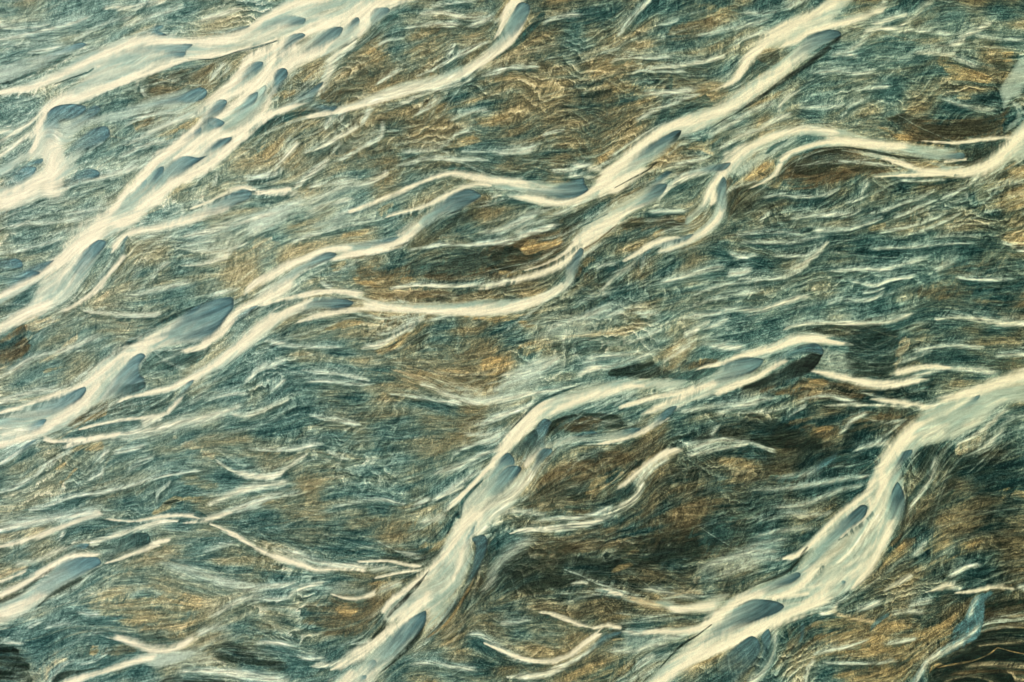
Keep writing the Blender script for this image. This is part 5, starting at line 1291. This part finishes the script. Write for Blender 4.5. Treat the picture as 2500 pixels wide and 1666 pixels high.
    for k in range(NTHREAD+NFRAY+NSTRAND):
        kind=0 if k<NTHREAD else 1 if k<NTHREAD+NFRAY else 2
        for _ in range(60):
            x=rr.uniform(-40,NX+40); y=rr.uniform(0,NY); ii=int(np.clip(x,0,NX-1)); jj=int(np.clip(y,0,NY-1)); hl=halo[jj,ii]
            if kind==0 or (kind==1 and .22<hl<.62) or (kind==2 and hl>.60): break
        else: continue
        if kind==0:
            Lm=rr.uniform(90,420)*S; da=rr.normal(.0,.10); bend=rr.normal(0,.0022); w=rr.uniform(1.5,4.5)*S*(2.4 if rr.random()<.12 else 1)
            al=rr.uniform(.08,.38)*np.clip(.35+lt[jj,ii]*1.0-.35*br[jj,ii]+.4*hl,.12,1)*(1-.85*dkm[jj,ii]); cn='l' if rr.random()>br[jj,ii]*.5 else 't'
        elif kind==1:
            Lm=rr.uniform(60,240)*S; da=rr.normal(-.03,.11); bend=rr.normal(0,.003); w=rr.uniform(2.5,8)*S; al=rr.uniform(.2,.5); cn='l'
        else:
            Lm=rr.uniform(70,260)*S; da=rr.normal(0,.13); bend=rr.normal(0,.002); w=rr.uniform(5,18)*S; al=rr.uniform(.25,.7); cn='c' if rr.random()<.62 else 'v'
        pts=[]; d=0.0
        while d<Lm:
            pts.append((x,y,w*(.3+np.sin(np.pi*min(d/Lm,.96))*.85)))
            i=int(np.clip(x,0,NX-1)); j=int(np.clip(y,0,NY-1)); tx=vx[j,i]*.4+ux[j,i]*.6; ty=vy[j,i]*.4+uy[j,i]*.6
            a=da+bend*d; c_,s_=np.cos(a),np.sin(a); x+=5*(tx*c_-ty*s_); y+=5*(tx*s_+ty*c_); d+=5
        if len(pts)>4: (inside if kind==2 else threads).append(('T',cn,al,1.2,1.2,np.array(pts)))
    def lastF():
        return max(i for i,q in enumerate(strokes) if q[0]=='F' and q[1] in 'wv')+1
    cut2=lastF()
    cut=next(i for i,q in enumerate(strokes) if q[0]=='R' and q[1]=='l')
    edge=.55*nB+.35*nC+.3*mB+.25*mA
    def comp(sl,col,a):
        rgb[sl]=rgb[sl]*(1-a[...,None])+col*a[...,None]
    for s in strokes[:cut]+threads+strokes[cut:cut2]+inside+strokes[cut2:]:
        col=COL[s[1]]; pale=s[1] in 'cwlv'
        if s[0]=='F':
            _,cn,al,so,p=s
            x0,x1,y0,y1=box(p,so*3+8)
            if x1<=x0 or y1<=y0: continue
            sl=(slice(y0,y1),slice(x0,x1)); sd=poly_sdf(p,x0,x1,y0,y1)
            if pale:
                sd=sd+edge[sl]*so*.7+nS[sl]*so*.5
                a=al*(.62*sst(-so*1.2,so*1.6,sd)+.38*sst(0,so*3.2+6*S,sd))
                a=a*(1-.10*np.clip(nS[sl]*.6+nT[sl]*.5,-1,2)*(1 if cn in 'lv' else .6))
                if cn=='w': a=a*np.clip(.86+.09*nS[sl]+.05*nT[sl],0,1)*(.80+.20*sst(0,14*S,sd))
            else:
                sd=sd+edge[sl]*so*.9+nE[sl]*so*.9
                a=al*(.78 if cn in 'ot' else .97)*(sst(-so*1.1,so*1.3,sd) if cn in 'ot' else sst(-so*1.3,so*1.3,sd))*(np.clip(.92+.10*nB[sl]+.14*nC[sl]-.45*fleck[sl],.1,1.1) if cn in 'ot' else np.clip(.82+.24*nB[sl]+.16*nC[sl]+.12*mA[sl],.15,1.1))
            a=np.clip(a,0,1).astype(np.float32)
            if not pale:
                for ii,(seed,_n,_l) in enumerate(ISLANDS):
                    i_,j_=int(seed[0]*S)-x0,int(seed[1]*S)-y0
                    if 0<=i_<x1-x0 and 0<=j_<y1-y0 and sd[j_,i_]>0 and not (isl==ii+1).any(): isl[sl]=np.where(sd>0,ii+1,isl[sl])
            if pale:
                gq=np.clip(.22+.30*nE[sl]+.26*nS[sl]+.16*nT[sl],0,.9)[...,None] if cn=='w' else 0.0
                cc=np.maximum((col*(1-gq)+COL['v']*gq)*(1+.022*nT[sl]+.02*nS[sl])[...,None],0)
            else:
                kk=.35 if cn in 'otm' else .5
                cc=np.maximum(col*(1+kk*(.18*nC[sl]+.15*nD[sl]+.12*mA[sl])+.08*speck[sl])[...,None],.0)
            comp(sl,cc,a)
        else:
            _,cn,al,su,sd_,p=s
            wm=p[:,2].max()
            fil=cn in 'lwt' and wm<60*Z*S
            x0,x1,y0,y1=box(p,wm*(3.2 if fil else 1.5)+8)
            if x1<=x0 or y1<=y0: continue
            sl=(slice(y0,y1),slice(x0,x1))
            Q,upd,T,HW=ribbon(p,x0,x1,y0,y1)
            thin=np.clip(1-HW/(9*S),0,1)
            Ln=np.hypot(*np.diff(p[:,:2],axis=0).T).sum()
            def at_edge(e): return e[0]<8 or e[1]<8 or e[0]>NX-8 or e[1]>NY-8
            ft=np.clip(2.2*p[:,2].mean()/Ln,.12,.30) if cn in 'lt' or s[0]=='T' else np.clip(.9*p[:,2].mean()/Ln,.03,.2)
            taper=np.ones_like(T)
            Tn=T+.05*nB[sl]
            if not at_edge(p[0]): taper=taper*sst(-.02,ft,Tn)
            if not at_edge(p[-1]): taper=taper*(1-sst(1-ft,1.02,Tn))
            soft=np.where(upd>0,su,sd_)
            if fil: soft=np.where(upd>0,1.25,.80)
            elif pale: soft=np.minimum(soft*1.2+.30,1.3)
            q=Q+ (edge[sl]*.26*np.minimum(soft,1)+.10*nS[sl])*(1+.9*thin)
            a=1-sst(np.maximum(1-soft,-.25),1+.55*soft,q)
            a=a*taper
            if pale and cn!='c': a=a*np.clip(.92+.20*nT[sl]+.16*nC[sl]*thin+(.10*mA[sl]+.14*nD[sl]+.10*speck[sl])*(.25+.75*thin),0.0,1.25)
            elif not pale: a=a*np.clip(.9+.2*nC[sl]+.15*mA[sl],.2,1.1)
            else: a=a*np.clip(1.02+.05*nT[sl]+(.14*nC[sl]+.12*mA[sl])*thin*1.5,0,1)
            if s[0]=='T' and cn in 'cv': a=a*al*sst(.45,.8,halo[sl])*taper
            a=np.clip(a*(1.0 if s[0]=='T' and cn in 'cv' else al if cn!='c' else .5+.5*al),0,1).astype(np.float32)
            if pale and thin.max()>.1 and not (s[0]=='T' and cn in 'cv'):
                # dark foot shading painted on the lower side of a thread
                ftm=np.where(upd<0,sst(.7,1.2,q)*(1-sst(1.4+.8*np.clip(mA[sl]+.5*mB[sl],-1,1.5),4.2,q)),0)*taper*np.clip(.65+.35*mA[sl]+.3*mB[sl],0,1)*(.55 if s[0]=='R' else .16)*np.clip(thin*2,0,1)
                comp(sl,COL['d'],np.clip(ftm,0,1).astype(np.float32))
            if fil:
                # milk film drawn out on the upper side
                fan=np.where(upd>0,np.exp(-np.maximum(q-.6,0)/2.2),0)*(1-sst(4.5,6,q))*taper*al*np.clip(.40+.16*mA[sl]+.12*nB[sl]+.10*nD[sl]+.08*speck[sl],0,.85)
                comp(sl,COL['l' if cn!='t' else 't'],np.clip(fan,0,1).astype(np.float32))
            cc=np.maximum((col+(COL['c']-col)*(.55*(1-sst(.0,.75,q))*np.clip(HW/(7*S),0,1))[...,None] if cn in 'lw' else col)*(1+(.02 if pale else .14)*nT[sl]+(.0 if cn=='c' else .05)*nD[sl])[...,None],0)
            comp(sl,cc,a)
        if pale: water[sl]=np.maximum(water[sl],a*(1.0 if cn in 'cw' else .6))
    # bars --------------------------------------------------------------
    bid=np.zeros((NY,NX),np.int16)
    for bi,(cn,al,h,t,p) in enumerate(bars):
        x0,x1,y0,y1=box(p,10)
        if x1<=x0 or y1<=y0: continue
        sl=(slice(y0,y1),slice(x0,x1)); sd=poly_sdf(p,x0,x1,y0,y1)
        X,Y=np.meshgrid(np.arange(x0,x1,dtype=np.float32),np.arange(y0,y1,dtype=np.float32))
        ax=t-h; L2=(ax*ax).sum()
        u=((X-h[0])*ax[0]+(Y-h[1])*ax[1])/L2
        uu=u+.10*nS[sl]+.04*nT[sl]
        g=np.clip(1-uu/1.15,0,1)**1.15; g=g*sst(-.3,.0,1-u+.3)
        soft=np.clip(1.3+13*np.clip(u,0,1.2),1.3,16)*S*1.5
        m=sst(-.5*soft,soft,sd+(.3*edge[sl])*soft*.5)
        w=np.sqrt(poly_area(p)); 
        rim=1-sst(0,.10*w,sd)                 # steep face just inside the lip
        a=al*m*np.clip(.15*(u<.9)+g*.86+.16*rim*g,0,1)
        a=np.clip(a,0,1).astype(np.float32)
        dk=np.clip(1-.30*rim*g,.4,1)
        east=float(np.clip((h[0]/NX)*1.6,0,1)); base=COL[cn] if cn in 'kdm' else COL[cn]*east+np.clip(COL[cn]*1.17+.03,0,1)*(1-east)  # bars further left get paler: haze put into their colour
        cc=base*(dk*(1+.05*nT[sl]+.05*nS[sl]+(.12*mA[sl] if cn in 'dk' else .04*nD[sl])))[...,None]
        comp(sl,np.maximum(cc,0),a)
        bid[sl]=np.where(sd>0,bi+1,bid[sl])
    wk=np.clip(water*1.5,0,1)
    grain=1+(.085-.065*wk)*speck+(.05-.035*wk)*nD+.02*(1-wk)*mA
    rgb*=grain[...,None].astype(np.float32)
    rgb[...,2]*=(1.045-.07*np.arange(NX)/NX)[None,:]  # haze tint in the colour: bluer left, yellower right
    rgb=np.clip(rgb,.02,1)
    return rgb.astype(np.float32),hgt,water,bid,bars,strokes,isl

def wsheet(strokes):
    m=np.zeros((NY,NX),np.float32)
    for q in strokes:
        if q[0]=='F' and q[1]=='w':
            x0,x1,y0,y1=box(q[-1],4)
            if x1>x0 and y1>y0: m[y0:y1,x0:x1]=np.maximum(m[y0:y1,x0:x1],poly_sdf(q[-1],x0,x1,y0,y1)>0)
    return m

def poly_area(p):
    x,y=p[:,0],p[:,1]; return abs(np.dot(x,np.roll(y,-1))-np.dot(y,np.roll(x,-1)))/2

def components(m):
    """label the connected patches of a mask (coarse flood fill by label spreading)"""
    R=2; h,w=m.shape; hh,ww=h//R,w//R
    c=m[:hh*R,:ww*R].reshape(hh,R,ww,R).mean((1,3))>.5
    lab=np.where(c,np.arange(1,hh*ww+1).reshape(hh,ww),0)
    for it in range(4000):
        old=lab
        p=np.pad(lab,1)
        nb=np.maximum.reduce([p[1:-1,1:-1],p[:-2,1:-1],p[2:,1:-1],p[1:-1,:-2],p[1:-1,2:]])
        lab=np.where(c,nb,0)
        # run along rows and columns at once
        if (lab==old).all(): break
    _,inv=np.unique(lab,return_inverse=True); lab=inv.reshape(hh,ww)
    big=np.zeros((h,w),np.int32); big[:hh*R,:ww*R]=np.repeat(np.repeat(lab,R,0),R,1)
    big[hh*R:]=big[hh*R-1:hh*R]; big[:,ww*R:]=big[:,ww*R-1:ww*R]
    return big
# ---------------------------------------------------------------- the surveyed plain as meshes
rgb, hgt, water, bid, bars, strokes, isl = build()
MARG = int(0.14 * NX)
def pad(a):
    return np.pad(a, ((MARG, MARG), (MARG, MARG)) + ((0, 0),) * (a.ndim - 2), mode='reflect')
def lin(a):
    return np.where(a <= .04045, a / 12.92, ((a + .055) / 1.055) ** 2.4)

# owner of every cell: 0 the plain, 1.. channels, 1000.. sandbars, 2000.. islands of gravel
own = np.zeros((NY, NX), np.int32)
chan = components(water > .50)
names = {}
for ci, (seed, nm, label) in enumerate(CHANNELS):
    k = int(seed[1] * S), int(seed[0] * S)
    win = chan[max(0, k[0]-8):k[0]+9, max(0, k[1]-8):k[1]+9]
    win = win[win > 0]
    if len(win) == 0:
        print('no channel at', seed); continue
    c = np.bincount(win).argmax()
    if (own[chan == c] > 0).any():
        print('channel already taken at', seed); continue
    own[chan == c] = ci + 1
for ii, (seed, nm, label) in enumerate(ISLANDS):
    own[(isl == ii + 1) & (own == 0)] = 2000 + ii
for bi in range(len(bars)):
    b2 = BAR_ALIAS.get(bi, bi)
    if b2 in BAR_LABELS:
        own[bid == bi + 1] = 1000 + b2
own = pad(own)
inner = np.zeros(own.shape, bool); inner[MARG:-MARG, MARG:-MARG] = True
own[~inner & (own >= 1000)] = 0            # past the survey's edge the sheet goes on without counted bars
# relief: ripples of the plain, channels cut in a little, bars standing proud
hz = .9 * blur(hgt, .8) + .06 * blur(rng.standard_normal(hgt.shape), .8)
hz = hz * (1 - np.clip(blur(water, 1.5) * 1.9, 0, 1)) - .35 * blur(water, 4.0)
barh = blur((bid > 0).astype(float), 2.0)
hz = pad((hz + .7 * barh).astype(np.float32))
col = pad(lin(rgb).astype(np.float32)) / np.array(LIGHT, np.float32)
col = np.clip(col, .004, .86)
ny, nx = hz.shape
# every survey cell is carried to its place on the ground
u = ((np.arange(nx) - MARG + .5) / NX - .5); v = (.5 - (np.arange(ny) - MARG + .5) / NY)
t = math.tan(FOV / 2)
R = np.array(CAM_ROT)
dx = (2 * u * t)[None, :] + 0 * v[:, None]; dy = (2 * v * t / ASPECT)[:, None] + 0 * u[None, :]
D = np.stack([dx, dy, -np.ones_like(dx)], -1) @ R.T
k = -ALT / D[..., 2]
px = CAM_LOC.x + k * D[..., 0]; py = CAM_LOC.y + k * D[..., 1]
P = np.stack([px, py, hz], -1).astype(np.float32)

def surface(name, rough, spec, bump, grit):
    m = bpy.data.materials.new(name); m.use_nodes = True
    nt = m.node_tree; b = nt.nodes['Principled BSDF']
    at = nt.nodes.new('ShaderNodeAttribute'); at.attribute_name = 'sediment_and_haze'
    co = nt.nodes.new('ShaderNodeTexCoord')
    n1 = nt.nodes.new('ShaderNodeTexNoise'); n1.inputs['Scale'].default_value = .35; n1.inputs['Detail'].default_value = 4
    nt.links.new(co.outputs['Object'], n1.inputs['Vector'])
    mr = nt.nodes.new('ShaderNodeMapRange')
    mr.inputs[1].default_value = .3; mr.inputs[2].default_value = .7; mr.inputs[3].default_value = 1 - grit; mr.inputs[4].default_value = 1 + grit
    nt.links.new(n1.outputs['Fac'], mr.inputs[0])
    mx = nt.nodes.new('ShaderNodeVectorMath'); mx.operation = 'SCALE'
    nt.links.new(at.outputs['Color'], mx.inputs[0]); nt.links.new(mr.outputs[0], mx.inputs['Scale'])
    nt.links.new(mx.outputs[0], b.inputs['Base Color'])
    b.inputs['Roughness'].default_value = rough
    b.inputs['Specular IOR Level'].default_value = spec
    if bump:
        bp = nt.nodes.new('ShaderNodeBump'); bp.inputs['Strength'].default_value = bump; bp.inputs['Distance'].default_value = .5
        nt.links.new(n1.outputs['Fac'], bp.inputs['Height']); nt.links.new(bp.outputs[0], b.inputs['Normal'])
    return m
M_GROUND = surface('silt_and_gravel', .95, .05, .08, .06)
M_WATER = surface('milky_water', .6, .10, 0, .02)
M_BAR = surface('wet_silt', .8, .08, .05, .04)

def mesh_from(mask, name, mat):
    """one object from the survey cells picked by mask (cells between four survey points)"""
    j, i = np.nonzero(mask)
    q = np.stack([j*nx+i, (j+1)*nx+i, (j+1)*nx+i+1, j*nx+i+1], -1).ravel()
    vid, inv = np.unique(q, return_inverse=True)
    pts = P.reshape(-1, 3)[vid]; c = col.reshape(-1, 3)[vid]
    base = Vector((float((pts[:,0].min()+pts[:,0].max())/2), float((pts[:,1].min()+pts[:,1].max())/2), 0.0))
    pts = pts - np.array(base, np.float32)
    me = bpy.data.meshes.new(name)
    nf = len(j)
    me.vertices.add(len(vid)); me.vertices.foreach_set('co', np.ascontiguousarray(pts, np.float32).ravel())
    me.loops.add(nf*4); me.loops.foreach_set('vertex_index', inv.astype(np.int32).ravel())
    me.polygons.add(nf); me.polygons.foreach_set('loop_start', np.arange(0, nf*4, 4, dtype=np.int32))
    me.update(calc_edges=True)
    a = me.attributes.new('sediment_and_haze', 'FLOAT_COLOR', 'POINT')  # surface colour, with the left-hand haze painted in
    a.data.foreach_set('color', np.concatenate([c, np.ones((len(c),1), np.float32)], 1).astype(np.float32).ravel())
    me.materials.append(mat)
    o = bpy.data.objects.new(name, me); o.location = base
    scene.collection.objects.link(o)
    return o

cell = own[:-1, :-1]
g = mesh_from(cell == 0, 'ground', M_GROUND)
g['kind'] = 'structure'
g['label'] = 'grey-brown outwash plain of rippled silt between the milky channels'; g['category'] = 'plain'
for ci, (seed, nm, label) in enumerate(CHANNELS):
    m = cell == ci + 1
    if m.any():
        o = mesh_from(m, nm, M_WATER); o['kind'] = 'structure'; o['label'] = label; o['category'] = nm.replace('_', ' ')
for ii, (seed, nm, label) in enumerate(ISLANDS):
    m = cell == 2000 + ii
    if m.any():
        o = mesh_from(m, nm, M_GROUND); o['kind'] = 'structure'; o['label'] = label; o['category'] = nm.replace('_', ' ')
for bi in sorted(BAR_LABELS):
    m = cell == 1000 + bi
    if m.any():
        o = mesh_from(m, 'sandbar', M_BAR); o['label'] = BAR_LABELS[bi]; o['category'] = 'sandbar'; o['group'] = 'slate-grey sandbars in the braided river'

# the wider plain, out to where the eye would lose it
me = bpy.data.meshes.new('plain')
n = 60; q = np.linspace(-14000, 14000, n)
gx, gy = np.meshgrid(q, q + 1500)
vv = np.stack([gx.ravel(), gy.ravel(), np.full(n*n, -6.0)], -1).astype(np.float32)
ff = [(a*n+b, a*n+b+1, (a+1)*n+b+1, (a+1)*n+b) for a in range(n-1) for b in range(n-1)]
me.from_pydata([tuple(map(float, p)) for p in vv], [], ff); me.update()
pm = bpy.data.materials.new('far_silt'); pm.use_nodes = True
nt = pm.node_tree; b = nt.nodes['Principled BSDF']
co = nt.nodes.new('ShaderNodeTexCoord'); mp = nt.nodes.new('ShaderNodeMapping')
mp.inputs['Rotation'].default_value = (0, 0, math.radians(-25)); mp.inputs['Scale'].default_value = (.0012, .008, .01)
n1 = nt.nodes.new('ShaderNodeTexNoise'); n1.inputs['Scale'].default_value = 1.0; n1.inputs['Detail'].default_value = 9; n1.inputs['Distortion'].default_value = .6
rp = nt.nodes.new('ShaderNodeValToRGB'); cr = rp.color_ramp
cr.elements[0].position = .3; cr.elements[0].color = (.05, .075, .07, 1)
cr.elements[1].position = .72; cr.elements[1].color = (.75, .72, .62, 1)
e = cr.elements.new(.45); e.color = (.13, .14, .10, 1)
e = cr.elements.new(.58); e.color = (.2, .27, .25, 1)
nt.links.new(co.outputs['Object'], mp.inputs['Vector']); nt.links.new(mp.outputs[0], n1.inputs['Vector'])
nt.links.new(n1.outputs['Fac'], rp.inputs[0]); nt.links.new(rp.outputs[0], b.inputs['Base Color'])
b.inputs['Roughness'].default_value = .95; b.inputs['Specular IOR Level'].default_value = .05
me.materials.append(pm)
o = bpy.data.objects.new('plain', me); scene.collection.objects.link(o); o['kind'] = 'structure'
o['label'] = 'wider silt plain stretching away beyond the channels'; o['category'] = 'plain'
